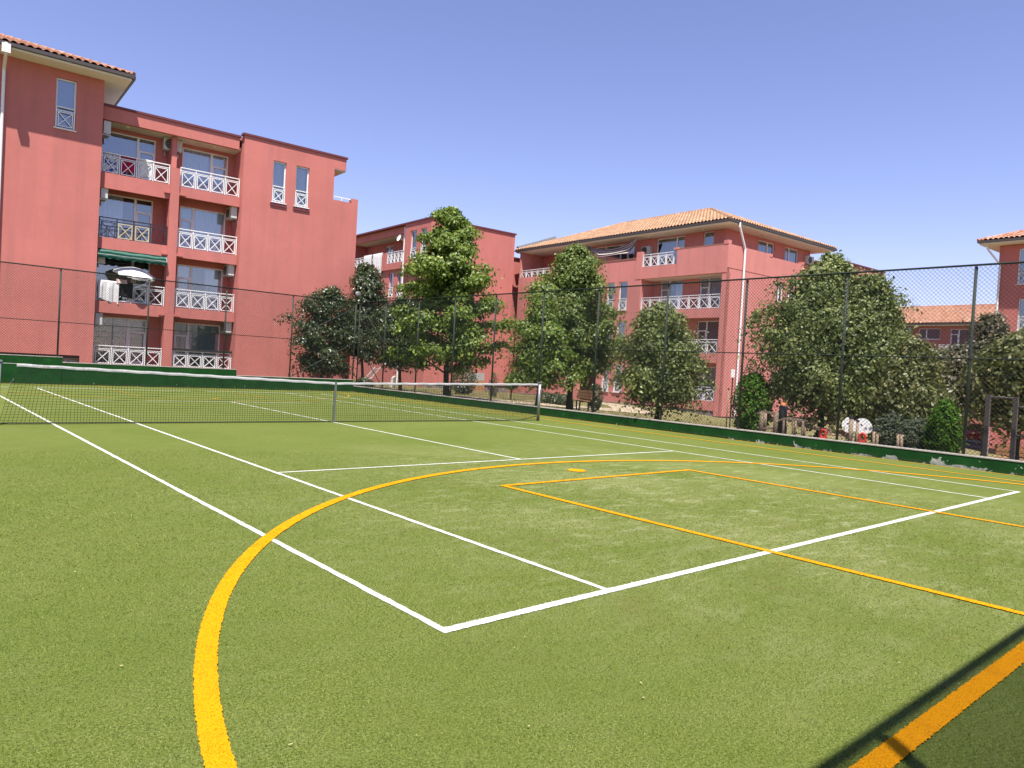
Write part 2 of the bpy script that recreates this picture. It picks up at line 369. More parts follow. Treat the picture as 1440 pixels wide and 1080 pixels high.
# ------------------------------------------------------------------ low green walls round the court
def wallpaint():
    m, n, b = nt('dark_green_wall_paint')
    xyz = sepxyz(n)
    c = ramp(n, noise(n, 2.2, 5, .65), [(.3, (.002, .042, .005)), (.62, (.006, .070, .009)), (.8, (.016, .105, .022))])
    tc = n.nodes.new('ShaderNodeTexCoord')
    v = noise(n, 2.3, 6, .62, dist=.5)
    zt = maprange(n, xyz[2], .02, .25, .0, .24); yt = maprange(n, xyz[1], 1.5, 9.0, .0, .14)
    thr = mth(n, 'ADD', mth(n, 'ADD', zt, yt), .475)
    mk = maprange(n, mth(n, 'SUBTRACT', v, thr), 0, .012, 0, 1)
    chips = maprange(n, mth(n, 'SUBTRACT', noise(n, 13, 3), mth(n, 'ADD', mth(n, 'MULTIPLY', zt, .5), .665)), 0, .01, 0, 1)
    mk = mth(n, 'MAXIMUM', mk, mth(n, 'MULTIPLY', chips, .8))
    c = mix(n, mk, c, ramp(n, noise(n, 14, 4), [(.3, (.30, .32, .28)), (.7, (.58, .58, .52))]))
    c = mix(n, mth(n, 'MULTIPLY', maprange(n, xyz[2], .0, .10, 1, 0), maprange(n, noise(n, 5, 5, .7), .35, .6, .1, .75)), c, (.055, .06, .03))
    n.links.new(c, b.inputs['Base Color']); b.inputs['Roughness'].default_value = .8; b.inputs['Specular IOR Level'].default_value = .2
    bump(n, b, mth(n, 'ADD', noise(n, 25, 3), mth(n, 'MULTIPLY', mk, -.6)), .35, .012); return m
M_WALLG = wallpaint()
def low_wall(label, x0, x1, y0, y1, h):
    w = MB(); w.box(x0, x1, y0, y1, -.3, h-.022); t = thing('green_wall', label, 'wall', group='low walls round the court')
    w.build('painted_face', M_WALLG, t)
    c = MB(); c.box(x0-.008, x1+.008, y0-.008, y1+.008, h-.022, h); c.build('wall_top', M_CONC, t)
low_wall('long low dark green wall with white peeled patches along the right side', XW, XW+.25, YN+.0, YW+.25, .27)
low_wall('tallest step of the dark green end wall, at the left in front of the red house', -8.5, 2.43, YW, YW+.25, .97)
low_wall('middle step of the dark green end wall below the white balcony railings', 2.44, 8.45, YW, YW+.25, .79)
low_wall('lowest step of the dark green end wall below the bushy dark tree', 8.46, XW-.01, YW, YW+.25, .55)
low_wall('low dark green wall under the fence behind the viewer', -8.5, XW-.01, YN-.25, YN, .27)

# ------------------------------------------------------------------ chain-link fences
def chain(mb, s0, s1, z0, z1, pitch=.085, r=.0021):
    W, H = s1-s0, z1-z0; vs = []; fs = []
    for sg in (1, -1):
        k0 = -H
        c = k0
        while c < W:
            a0 = max(0, -c); a1 = min(H, W-c)
            if a1 > a0:
                if sg > 0: p = (s0+c+a0, z0+a0); q = (s0+c+a1, z0+a1)
                else: p = (s1-(c+a0), z0+a0); q = (s1-(c+a1), z0+a1)
                dx = r*.7071*sg; o = len(vs); d = .0022*sg
                for (X, Z) in (p, q): vs += [(X-dx, d, Z+r*.7071), (X, d-r, Z), (X+dx, d, Z-r*.7071), (X, d+r, Z)]
                fs += [(o+i, o+(i+1) % 4, o+4+(i+1) % 4, o+4+i) for i in range(4)]
            c += pitch
    mb.add(vs, fs)
M_POST = simple('grey_green_painted_post', (.062, .074, .058), .55, .3, 30, spec=.25)
def fence(label, loc, rz, posts, z0, ztop=4.03, braces=(), s_ends=None, pitch=.085, zmid=2.17, r=.0030, rr=.021):
    t = thing('chain_link_fence', label, 'fence', loc, rz, 'fences round the court')
    e0, e1 = s_ends or (posts[0], posts[-1])
    zb = z0 if callable(z0) else (lambda s: z0)
    for s in posts:
        p = MB(); yo = .03 if rr < .03 else -.05; p.tube([(s, yo, zb(s)-.1), (s, yo, ztop-.045)], .030 if rr < .03 else .042, 10)
        p.build('post', M_POST, t, smooth=True)
    for z in (ztop-.02, zmid):
        p = MB(); p.tube([(e0, 0, z), (e1, 0, z)], rr if z > 3 else .012, 8); p.build('rail', M_FENCE, t, smooth=True)
    for (a, b) in braces:
        p = MB(); p.tube([(a[0], .05, a[1]), (b[0], .05, b[1])], .02, 8); p.build('brace', M_POST, t, smooth=True)
    segs = [(e0, e1, zb((e0+e1)/2))] if not callable(z0) else z0.segs
    m = MB()
    for (a, b, z) in segs: chain(m, a, b, z, ztop-.02, pitch, r)
    m.build('wire_mesh', M_FENCE, t)
# right fence: s runs from the far corner towards the viewer
ry = [25.95, 23.72, 21.21, 18.8, 16.42, 14.0, 11.6, 9.07, 6.68, 4.2, 1.68, -.8, -3.2]
fence('tall chain link fence along the right side of the court in front of the trees', (XW+.12, YW, 0), -math.pi/2, [YW-y for y in ry], .27,
      braces=(((0, 2.15), (2.1, .4)), ((.15, 3.75), (2.2, 2.2))))
def far_z(s): return .97 if s < 2.44 else .79 if s < 8.46 else .55
far_z.segs = [(-8, 2.44, .97), (2.44, 8.46, .79), (8.46, 13.78, .55)]
fence('tall dark green chain link fence across the far end in front of the red house', (0, YW+.12, 0), 0, [-7.6, -5.2, -2.7, -.2, 2.3, 5.13, 7.97, 10.75, 13.72], far_z,
      braces=(((10.85, .6), (13.65, 2.15)), ((10.85, 2.2), (13.65, 3.75))), s_ends=(-8, 13.72))
fence('chain link fence behind the viewer throwing the post and rail shadow at the lower right', (0, YN-.04, 0), 0, [-7.6, -5.15, -2.7, -.22, 2.25, 4.7, 7.15, 9.6, 12.05, 13.7], .27, pitch=.052, r=.0034, rr=.031)
# floodlight on the corner post
t = thing('floodlight', 'pale oval floodlight on the far right corner post of the fence', 'lamp', (XW+.05, YW+.1, 4.03))
p = MB(); p.tube([(0, .04, 0), (0, .0, .32)], .018, 8); p.build('bracket', M_FENCE, t)
p = MB(T(0, -.03, .36) @ Matrix.Rotation(R(72), 4, 'X')); p.lathe([(.001, -.06), (.11, -.04), (.15, 0), (.13, .04), (.001, .05)], 18); p.build('lamp_head', simple('pale_grey_lamp', (.13, .13, .125), .5), t, smooth=True)

# ------------------------------------------------------------------ tennis net
t = thing('tennis_net', 'black tennis net with a white tape sagging across the court', 'net', (0, 11.885, 0))
def ztop(x): return 1.07 - .156*(1-abs(x-5.485)/6.4)
NX0, NX1 = -.56, 11.80
m = MB(); ncell = int((NX1-NX0)/.05)
for i in range(ncell+1):
    x = NX0 + i*.05; sk = -.22*max(0, 1-(x-NX0)/.9)
    m.bar((x+sk+rng.uniform(-.004, .004), rng.uniform(-.006, .006), .03), (x, 0, ztop(x)-.03), .0050)
for k in range(1, 21):
    f = k/21
    pts = [(x - .22*(1-f)*max(0, 1-(x-NX0)/.9), .01*math.sin(x*3+k), .03 + f*(ztop(x)-.06)) for x in np.linspace(NX0, NX1, 40)]
    for a, b in zip(pts[:-1], pts[1:]): m.bar(a, b, .0050)
m.build('mesh', simple('black_net_cord', (.016, .017, .016), .8), t)
m = MB(); m.grid(lambda u, v: (NX0+u*(NX1-NX0), (-.012 if v < .5 else .012)*(1 if abs(v-.5) > .1 else 0), ztop(NX0+u*(NX1-NX0)) - abs(v-.5)*2*.052 + .004*math.sin(u*150)), 120, 4)
def tape_mat():
    m_, n, b = nt('dirty_white_tape'); xyz = sepxyz(n)
    st = mth(n, 'MULTIPLY', maprange(n, xyz[0], -.6, 3.0, .55, .1), maprange(n, noise(n, 9, 5, .7), .48, .6, 0, 1))
    n.links.new(mix(n, st, ramp(n, noise(n, 4, 4), [(.3, (.36, .355, .35)), (.7, (.52, .51, .50))]), (.12, .13, .12)), b.inputs['Base Color']); b.inputs['Roughness'].default_value = .8; return m_
m.build('top_tape', tape_mat(), t)
m = MB(); m.box(5.46, 5.51, -.016, .016, .01, .93); m.build('centre_strap', simple('grey_green_strap', (.13, .15, .12), .8), t)
m = MB(); m.tube([(NX0-.22, 0, .03), (3, 0, .025), (9, 0, .022), (11.2, 0, .03), (11.84, 0, .14)], .010, 6); m.build('bottom_cord', simple('black_net_cord', (0, 0, 0)), t)
m = MB(); m.tube([(-.9, 0, 1.06), (NX0, 0, ztop(NX0)-.005)], .004, 6); m.tube([(-.9, 0, .25), (NX0-.03, 0, .8)], .003, 5); m.build('tension_cord', M_STEEL, t)
for i, (x, lb) in enumerate(((-.82, 'grey net post at the left edge holding the slack end of the net'), (11.884, 'grey net post by the right wall with a black foot'))):
    t = thing('net_post', lb, 'post', (x, 11.885, 0), 0, 'tennis net posts')
    p = MB(); p.tube([(0, 0, .1), (0, 0, 1.09)], .042, 12); p.build('pole', M_STEEL, t, smooth=True)
    p = MB(); p.tube([(0, 0, 0), (0, 0, .1)], .046, 12); p.build('foot', M_METALDARK, t)
    p = MB(); p.box(-.05, .05, -.05, .05, 1.085, 1.11); p.build('cap', M_STEEL, t)
    p = MB(); p.bar((0, -.04, .9), (.0, -.09, .9), .05); p.build('winch', M_STEEL, t)

# ------------------------------------------------------------------ facade building blocks (local frame: s right, d into the house, z up)
def wall_holes(mb, s0, s1, z0, z1, holes, t=.22, d=0.0):
    S = sorted(set([s0, s1] + [v for h in holes for v in h[:2] if s0 < v < s1])); Z = sorted(set([z0, z1] + [v for h in holes for v in h[2:4] if z0 < v < z1]))
    for a, b in zip(S[:-1], S[1:]):
        for c, e in zip(Z[:-1], Z[1:]):
            if any(h[0]-1e-6 <= a and b <= h[1]+1e-6 and h[2]-1e-6 <= c and e <= h[3]+1e-6 for h in holes): continue
            mb.add([(a, d, c), (b, d, c), (b, d, e), (a, d, e)], [(0, 1, 2, 3)])
    for (a, b, c, e) in [h[:4] for h in holes]:
        mb.add([(a, d, c), (b, d, c), (b, d, e), (a, d, e), (a, d+t, c), (b, d+t, c), (b, d+t, e), (a, d+t, e)], [(0, 4, 5, 1), (1, 5, 6, 2), (2, 6, 7, 3), (3, 7, 4, 0)])
def window(par, M, s0, s1, z0, z1, d=.1, cols=(), door=None, cur=None, fw=.06, sill=True, room=.55):
    f = MB(M); a, b = d, d+.06
    f.box(s0, s0+fw, a, b, z0, z1); f.box(s1-fw, s1, a, b, z0, z1); f.box(s0+fw, s1-fw, a, b, z1-fw, z1); f.box(s0+fw, s1-fw, a, b, z0, z0+fw)
    edges = [s0+fw] + list(cols) + [s1-fw]
    for c in cols: f.box(c-.05, c+.05, a-.004, b, z0+fw, z1-fw)
    if door is not None:
        e0 = edges[door] + (.05 if door > 0 else 0); e1 = edges[door+1] - (.05 if door+1 < len(edges)-1 else 0); zt = z0 + (z1-z0)*.70
        f.box(e0, e1, a-.006, b, zt-.04, zt+.04); f.box(e0, e0+.05, a-.01, b, z0+fw, zt-.04); f.box(e1-.05, e1, a-.01, b, z0+fw, zt-.04); f.box(e0+.05, e1-.05, a-.01, b, z0+fw, z0+fw+.12)
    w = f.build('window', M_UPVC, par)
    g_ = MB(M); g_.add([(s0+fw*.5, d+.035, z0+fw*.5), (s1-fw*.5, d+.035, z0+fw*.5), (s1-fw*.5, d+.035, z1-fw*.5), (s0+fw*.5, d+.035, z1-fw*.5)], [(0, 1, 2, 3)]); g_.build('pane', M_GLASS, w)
    if cur:
        c = MB(M); dd = d+.14; ph = rng.uniform(0, 6)
        a0, a1 = s0+.03, s1-.03; rngs = [(a0, a1)]
        if cur == 'half': rngs = [(a0, a0+(a1-a0)*.45)]
        if cur == 'drape': rngs = [(a0, a0+(a1-a0)*.3), (a0+(a1-a0)*.62, a1)]
        for (q0, q1) in rngs:
            if cur in ('blind', 'roller'): c.grid(lambda u, v: (q0+(q1-q0)*u, dd+.012*abs(((z0+(z1-z0)*v)*9) % 1-.5) if cur == 'blind' else dd, z0+.05+(z1-z0-.08)*v), 1, 60 if cur == 'blind' else 1)
            else: c.grid(lambda u, v: (q0+(q1-q0)*u, dd+.03*math.sin((q0+(q1-q0)*u)*34+ph+math.sin(v*2)*.6)+.012*math.sin((q0+(q1-q0)*u)*81), z0+.05+(z1-z0-.08)*v), int((q1-q0)*50)+4, 4)
        c.build('blind' if cur in ('blind', 'roller') else 'curtain', {'blind': M_BLIND, 'roller': M_CURTAIN2}.get(cur, M_CURTAIN), w, smooth=cur not in ('blind', 'roller'))
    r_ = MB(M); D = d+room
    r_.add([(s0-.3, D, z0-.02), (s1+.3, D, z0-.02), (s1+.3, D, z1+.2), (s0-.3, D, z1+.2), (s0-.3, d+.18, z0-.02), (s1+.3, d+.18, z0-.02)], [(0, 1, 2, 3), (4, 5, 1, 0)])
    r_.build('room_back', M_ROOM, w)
    if sill:
        s_ = MB(M); s_.box(s0-.05, s1+.05, -.07, d, z0-.045, z0-.003); s_.build('sill', M_WHITE, w)
    return w
def railing(par, M, s0, s1, z0, z1, d=.06, n=4, mat=None, pmats=None, rw=.042):
    mat = mat or M_WHITE; f = MB(M)
    for i in range(n+1):
        s = s0 + (s1-s0)*i/n; f.box(s-.02, s+.02, d-.018, d+.018, z0, z1-.03)
    f.box(s0-.02, s1+.02, d-.03, d+.03, z1-.04, z1); f.box(s0+.02, s1-.02, d-.014, d+.014, z1-.17, z1-.14)
    r_ = f.build('railing', mat, par); pw = (s1-s0)/n
    for i in range(n):
        a, b = s0+pw*i+.055, s0+pw*(i+1)-.055; c, e = z0+.035, z1-.2
        p = MB(M); k = .032
        p.box(a, a+k, d-.016, d+.016, c, e); p.box(b-k, b, d-.016, d+.016, c, e); p.box(a+k, b-k, d-.016, d+.016, c, c+k); p.box(a+k, b-k, d-.016, d+.016, e-k, e)
        p.bar((a+k*.5, d, c+k*.5), (b-k*.5, d, e-k*.5), .022, .03); p.bar((a+k*.5, d+.006, e-k*.5), (b-k*.5, d+.006, c+k*.5), .022, .03)
        p.build('cross_panel', (pmats or {}).get(i, mat), r_)
    return r_
def hip_roof(par, x0, x1, y0, y1, z, pitch, mat, over_z=.0, soffit=True, gut=True, tilew=.27):
    r_ = MB(); W, L = x1-x0, y1-y0; half = min(W, L)/2; tp = math.tan(pitch)
    for (o, ax, inn, ln) in (((x0, y0), (1, 0), (0, 1), W), ((x1, y0), (0, 1), (-1, 0), L), ((x1, y1), (-1, 0), (0, -1), W), ((x0, y1), (0, -1), (1, 0), L)):
        na = int(ln/tilew)*6; crs = .36; nr = int(half/crs)+1; vs = []; fs = []
        for i in range(na+1):
            a = ln*i/na; bm = min(a, ln-a, half); ph = (a/tilew) % 1; wv = .10*abs(math.sin(math.pi*ph))**.8
            for j in range(nr):
                for (bb, dz) in ((j*crs, .035), ((j+1)*crs, 0)):
                    b = min(bb, bm); vs.append((o[0]+ax[0]*a+inn[0]*b, o[1]+ax[1]*a+inn[1]*b, z+b*tp+dz+wv))
        st = 2*nr
        for i in range(na):
            for j in range(2*nr-1): fs.append((i*st+j, (i+1)*st+j, (i+1)*st+j+1, i*st+j+1))
        r_.add(vs, fs)
    hz = z+half*tp+.05
    if W <= L: rid = [(x0+half, y0+half, hz), (x0+half, y1-half, hz)]
    else: rid = [(x0+half, y0+half, hz), (x1-half, y0+half, hz)]
    caps = [rid, [(x0, y0, z+.05), rid[0]], [(x1, y1, z+.05), rid[1]]]
    caps += [[(x1, y0, z+.05), rid[0]], [(x0, y1, z+.05), rid[1]]] if W <= L else [[(x0, y1, z+.05), rid[0]], [(x1, y0, z+.05), rid[1]]]
    for a, b in caps:
        a = Vector(a); b = Vector(b); n = max(1, int((b-a).length/.4))
        for k in range(n): r_.tube([a+(b-a)*(k/n), a+(b-a)*((k+1.12)/n)], [.115, .095], 8)
    ro = r_.build('roof', mat, par)
    if soffit:
        s_ = MB(); s_.box(x0+.06, x1-.06, y0+.06, y1-.06, z-.2, z-.012); s_.build('soffit', simple('white_soffit', (1.1, 1.03, .93), .8, .05, 2), ro)
    if gut:
        g_ = MB(); zz = z-.06
        g_.bar((x0-.02, y0-.03, zz), (x1+.02, y0-.03, zz), .12, .13); g_.bar((x0-.03, y0+.04, zz), (x0-.03, y1, zz), .12, .13); g_.bar((x1+.03, y0+.04, zz), (x1+.03, y1, zz), .12, .13)
        g_.build('gutter', M_GUTTER, ro)
    return ro
def lamp_dot(par, M, s, d, z):
    p = MB(M @ T(s, d, z)); p.lathe([(.11, 0), (.11, -.03), (.07, -.07), (.001, -.08)], 12); p.build('ceiling_lamp', M_CREAM, par)
ACP = None
def ac_unit(loc, rz, label, sc=1.0):
    global ACP
    g_ = 'air conditioner units on the facades'
    if ACP is None:
        t = thing('air_conditioner', label, 'air conditioner', loc, rz, g_)
        p = MB(); p.box(-.4, .4, 0, .28, .05, .6); p.build('casing', M_ACW, t, bevel=.015)
        p = MB(T(-.11, -.012, .325) @ Matrix.Rotation(R(90), 4, 'X')); p.lathe([(.001, .004), (.225, .004), (.235, -.008)], 24)
        p.M = Matrix.Identity(4)
        p.build('fan_grille', M_ACG, t)
        p = MB()
        for k in range(5): p.box(-.335, .115, -.022, -.017, .14+k*.09, .15+k*.09)
        p.build('grille_bars', M_ACW, t)
        p = MB()
        p.box(-.26, .26, .31, .335, .005, .04)
        for s in (-.28, .28): p.box(s-.02, s+.02, -.03, .34, 0, .045); p.box(s-.02, s+.02, .30, .34, -.2, 0)
        p.build('bracket', M_STEEL, t); ACP = t; return t
    return copy_thing(ACP, loc, rz, label, g_)
def w2(b, p):                                     # building-local point -> world
    return tuple(Matrix.Translation(b.location) @ Rz(b.rotation_euler.z) @ Vector(p))
def hang_cloth(name, label, cat, b, M, s0, s1, ztop_, drop, drop_in, mat, d=.06, group=None, wob=.02, skew=0.0, fr=9.0):
    """cloth folded over a rail: front flap, crest, back flap"""
    MM = Matrix.Translation(b.location) @ Rz(b.rotation_euler.z) @ M
    org = MM @ Vector(((s0+s1)/2, d, ztop_)); rot = Rz(b.rotation_euler.z) @ M.to_3x3().to_4x4()
    L = drop+drop_in+.1; W = s1-s0; ph = rng.uniform(0, 6)
    def fn(u, v):
        q = v*L; x = (u-.5)*W
        if q < drop: y, z = -.045, -(drop-q)
        elif q < drop+.1: a = (q-drop)/.1*math.pi; y, z = -.045*math.cos(a), .02*math.sin(a)
        else: y, z = .045, -(q-drop-.1)
        k = min(1, abs(z)/.25); y += (-1 if y < 0 else 1)*k*(wob+wob*math.sin(x*fr*2+ph)+.4*wob*math.sin(x*fr*5+ph*2))
        if q < drop: z *= 1+.12*math.sin(x*2.2+ph)+skew*(u-.5)
        return (x, y, z)
    m_ = MB(); m_.grid(fn, 36, 22); o = m_.build(name, mat, smooth=True); o.location = org; o.rotation_euler = rot.to_euler()
    sd = o.modifiers.new('thick', 'SOLIDIFY'); sd.thickness = .006
    return tag(o, label, cat, group)

BR = R(-3)
I4 = Matrix.Identity(4)
LEFT = Rz(-math.pi/2)            # frame of a face that looks towards -x: s = -y, d = +x

# ------------------------------------------------------------------ house A: the near red house on the left
A = thing('apartment_house', 'near red stucco house at the left with a tiled tower and two columns of balconies', 'house', (0, 32.2, 0), BR, 'red stucco houses round the court')
LV = [.62, 3.37, 6.12, 8.89]
wl = MB()
tw = [(2.81, 3.53, 10.28, 12.32)]
wall_holes(wl, -10, 4.53, .95, 12.68, tw)
wl.box(4.05, 4.53, 0.0, .3, -.1, .949); wl.add([(-10, 0, .95), (4.05, 0, .95), (4.05, .3, .95), (-10, .3, .95)], [(0, 1, 2, 3)])
wl.add([(4.53, 0, -.1), (4.53, 13, -.1), (4.53, 13, 12.68), (4.53, 0, 12.68)], [(0, 1, 2, 3)])
wl.add([(-10, 13, -.1), (-10, 0, -.1), (-10, 0, 12.68), (-10, 13, 12.68)], [(0, 1, 2, 3)]); wl.add([(16.45, 13, -.1), (-10, 13, -.1), (-10, 13, 9), (16.45, 13, 9)], [(0, 1, 2, 3)])
wl.add([(-10, 13, 9), (15, 13, 9), (15, 13, 11.7), (4.53, 13, 12.68), (-10, 13, 12.68)], [(0, 1, 2, 3, 4)])
BACK = 1.5
AW = []  # window specs on the back wall (s0,s1,level,cols,door,curtain)
AW += [(4.70, 6.93, 3, (6.2,), 1, 'roller'), (8.08, 10.19, 3, (9.42,), 1, 'curtain'), (4.70, 6.93, 2, (6.2,), 1, 'half'), (8.08, 10.19, 2, (8.7,), 0, 'curtain'),
       (4.70, 6.93, 1, (6.2,), 1, None), (8.08, 10.19, 1, (8.72,), 0, 'drape'), (4.70, 6.9, 0, (6.12,), 1, 'roller'), (8.08, 10.19, 0, (8.72,), 0, 'roller')]
wall_holes(wl, 4.53, 10.5, -.1, 11.2, [(a, b, LV[l]+.02, LV[l]+2.12) for a, b, l, *_ in AW], d=BACK)
rb = [(11.87, 12.52, 8.93, 10.93), (13.02, 13.70, 8.93, 10.93)]
wall_holes(wl, 10.45, 15.03, -.1, 11.8, rb)
wl.add([(10.45, 0, -.1), (10.45, BACK, -.1), (10.45, BACK, 11.8), (10.45, 0, 11.8)], [(3, 2, 1, 0)])
wl.add([(15.03, 0, -.1), (16.42, 0, -.1), (16.42, 0, 9.62), (15.03, 0, 9.62)], [(0, 1, 2, 3)]); wl.box(16.05, 16.42, .002, .3, 9.62, 9.86)
wl.add([(16.42, 0, -.1), (16.42, 13, -.1), (16.42, 13, 9.62), (16.42, 0, 9.62)], [(0, 1, 2, 3)]); wl.box(16.2, 16.419, .3, 13, 9.3, 9.62)
wl.add([(15.03, 0, 8.9), (16.42, 0, 8.9), (16.42, 13, 8.9), (15.03, 13, 8.9)], [(0, 1, 2, 3)])
wl.add([(15.03, 0, 8.9), (15.03, 13, 8.9), (15.03, 13, 11.2), (15.03, 0, 11.2)], [(0, 1, 2, 3)])
wl.add([(15.03, 0, 11.2), (15.66, 0, 11.2), (15.66, 0, 11.8), (15.03, 0, 11.8)], [(0, 1, 2, 3)]); wl.add([(15.66, 0, 11.2), (15.66, 13, 11.2), (15.66, 13, 11.8), (15.66, 0, 11.8)], [(0, 1, 2, 3)])
wl.build('wall', M_PINK, A)
p = MB(); p.box(15.04, 15.655, .02, 12.9, 11.15, 11.198); p.box(4.535, 10.448, .5, BACK-.002, 11.16, 11.3); p.build('ceiling', M_CREAM, A)
p = MB(); p.add([(4.54, .3, 11.6), (15.5, .3, 11.6), (15.5, 12.9, 11.6), (4.54, 12.9, 11.6)], [(0, 1, 2, 3)]); p.build('flat_roof', M_CONC, A)
p = MB(); p.box(4.54, 10.30, .30, .5, 11.14, 11.70); p.build('fascia', M_PINK, A)
p = MB(); p.box(4.54, 10.36, .24, .56, 11.703, 11.80); p.box(10.36, 15.72, -.06, .3, 11.803, 11.90); p.box(15.42, 15.72, .3, 13, 11.803, 11.90); p.build('coping', M_COPING, A)
for k, z in enumerate(LV):
    for (a, b, th) in ((4.54, 7.34, .66 if k == 3 else .50), (7.72, 10.44, .46)):
        th = .5 if k == 0 else th
        p = MB(); p.box(a, b, .3, .46, z-th, z); p.box(a, b, .46, BACK-.003, z-.16, z-.001); s_ = p.build('balcony_slab', M_PINK, A)
        q = MB(); q.box(a+.01, b-.01, .46, BACK-.01, z-.175, z-.162); q.build('slab_underside', M_CREAM, s_)
        if k: lamp_dot(A, I4, (a+b)/2-.2, .8, z-.175)
for s in (5.6, 9.3): lamp_dot(A, I4, s, .8, 11.16)
p = MB(); p.box(7.34, 7.72, .22, .62, -.1, 9.66)
for z in LV[1:]: p.box(7.10, 7.338, .20, .298, z-.42, z-.33); p.box(7.722, 8.0, .20, .298, z-.42, z-.33)
p.box(7.42, 7.64, .62, BACK-.002, -.1, 11.12)
p.build('pillar', M_PINK, A)
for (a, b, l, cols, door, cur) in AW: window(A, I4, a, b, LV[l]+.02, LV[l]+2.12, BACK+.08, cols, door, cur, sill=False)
railing(A, I4, 4.62, 7.30, 8.90, 9.78, .38); railing(A, I4, 7.78, 10.40, 8.90, 9.78, .38)
railing(A, I4, 4.62, 7.30, 6.13, 7.0, .38, mat=M_METALDARK, pmats={1: M_YELLOW, 2: M_YELLOW})['label'] = 'dark balcony railing with two cream yellow cross panels'
railing(A, I4, 7.78, 10.40, 6.13, 7.0, .38)
railing(A, I4, 4.62, 7.30, 3.38, 4.24, .38); railing(A, I4, 7.78, 10.40, 3.38, 4.24, .38)
railing(A, I4, 4.62, 7.30, .63, 1.46, .38); railing(A, I4, 7.78, 10.40, .63, 1.40, .38)
p = MB(); p.box(7.76, 10.42, .30, .46, 1.402, 1.50); tag(p.build('rail_cover', M_METALDARK, A))
window(A, I4, *tw[0], .1, (), None, 'blind'); railing(A, I4, 2.85, 3.49, 10.33, 11.16, .03, 1)
for h in rb: window(A, I4, *h, .1, (), None, 'curtain'); railing(A, I4, h[0]+.03, h[1]-.03, 8.96, 9.72, .03, 1)
for h in rb: 
    p = MB(); p.box(h[0]-.08, h[1]+.08, -.05, -.002, 8.72, 8.882); p.build('window_apron', M_COPING, A)
p = MB(); p.box(15.06, 16.04, .06, .1, 9.78, 9.83); p.box(15.5, 15.54, .06, .1, 9.62, 9.78); p.build('terrace_rail', M_WHITE, A)
hip_roof(A, -11, 5.46, -.95, 13.8, 12.86, R(20), M_TILE_A)
p = MB(); p.tube([(1.04, -1.02, 12.82), (1.04, -1.02, 12.42), (1.06, -.12, 11.75)][:2] + [(1.04, -.12, 12.05), (1.04, -.12, .5)], .06, 10); p.box(.90, 1.18, -1.15, -.95, 12.42, 12.76); p.build('downpipe', M_WHITE, A)
p = MB(); p.box(-10, 4.04, .08, .3, -.2, .78); p.build('plinth', M_STONE, A); p = MB(); p.box(-10, 4.045, .04, .3, .785, .945); p.build('skirting', M_PLINTH_DARK, A)
p = MB(); p.bar((5.0, 3.5, 11.6), (5.0, 3.5, 12.3), .35); p.build('roof_vent', M_CONC, A)
# fittings of house A
def Aw(s, d, z): return w2(A, (s, d, z))
ac_unit(Aw(7.55, 1.02, 10.55), BR, 'white air conditioner above the pillar between the two top balconies of the near house')
for l, nm in ((3, 'top'), (2, 'third'), (1, 'awning'), (0, 'lowest')):
    ac_unit(Aw(4.90, .78, LV[l]+1.62), BR+math.pi/2, 'white air conditioner at the left end of the %s left balcony, near house' % nm)
for l, nm in ((2, 'third'), (1, 'second'), (0, 'lowest')):
    ac_unit(Aw(10.12, .86, LV[l]+1.72), BR-math.pi/2, 'white air conditioner on the right inner wall of the %s right balcony, near house' % nm)
hang_cloth('towel', 'blue and white patterned towel over the top left balcony railing', 'towel', A, I4, 4.64, 5.26, 9.80, .80, .4, M_T_BLUE, .48, 'laundry on the near house')
hang_cloth('towel', 'crimson and black towel over the top left balcony railing', 'towel', A, I4, 5.32, 5.95, 9.80, .76, .4, M_T_RED, .48, 'laundry on the near house')
hang_cloth('towel', 'plain white towel over the top left balcony railing beside the crimson one', 'towel', A, I4, 6.0, 6.60, 9.80, .78, .4, M_T_WHITE, .48, 'laundry on the near house')
hang_cloth('sheet', 'large white sheet over the balcony railing left of the parasol', 'sheet', A, I4, 4.66, 5.46, 4.26, .86, .3, M_T_WHITE, .38, 'laundry on the near house', wob=.03, skew=.15)
hang_cloth('garment', 'black garment hanging beside the white sheet below the parasol', 'garment', A, I4, 5.50, 6.02, 4.26, .62, .3, M_T_DARK, .38, 'laundry on the near house', wob=.03)
hang_cloth('garment', 'small pale pink cloth bundled on the rail above the black garment', 'cloth', A, I4, 5.36, 5.78, 4.36, .16, .12, M_T_PINK, .36, 'laundry on the near house', wob=.05)
# awning
aw = thing('awning', 'green striped awning with scalloped edge under the third left balcony', 'awning', Aw(5.94, .26, 5.62), BR)
m = MB(); m.grid(lambda u, v: (-1.38+2.76*u, -.20*v+.01*math.sin(u*26), -.26*v), 60, 6); m.build('canopy', M_AWN, aw)
m = MB(); m.grid(lambda u, v: (-1.38+2.76*u, -.205+.012*math.sin(u*31)*v, -.262-v*(.12+.05*abs(math.sin(u*math.pi*9)))), 108, 4); m.build('valance', M_AWN, aw)
m = MB(); m.tube([(-1.38, -.20, -.262), (1.38, -.20, -.262)], .012, 8); m.bar((-1.36, 0, -.02), (-1.36, -.20, -.26), .02); m.bar((1.36, 0, -.02), (1.36, -.20, -.26), .02); m.build('front_bar', M_STEEL, aw)
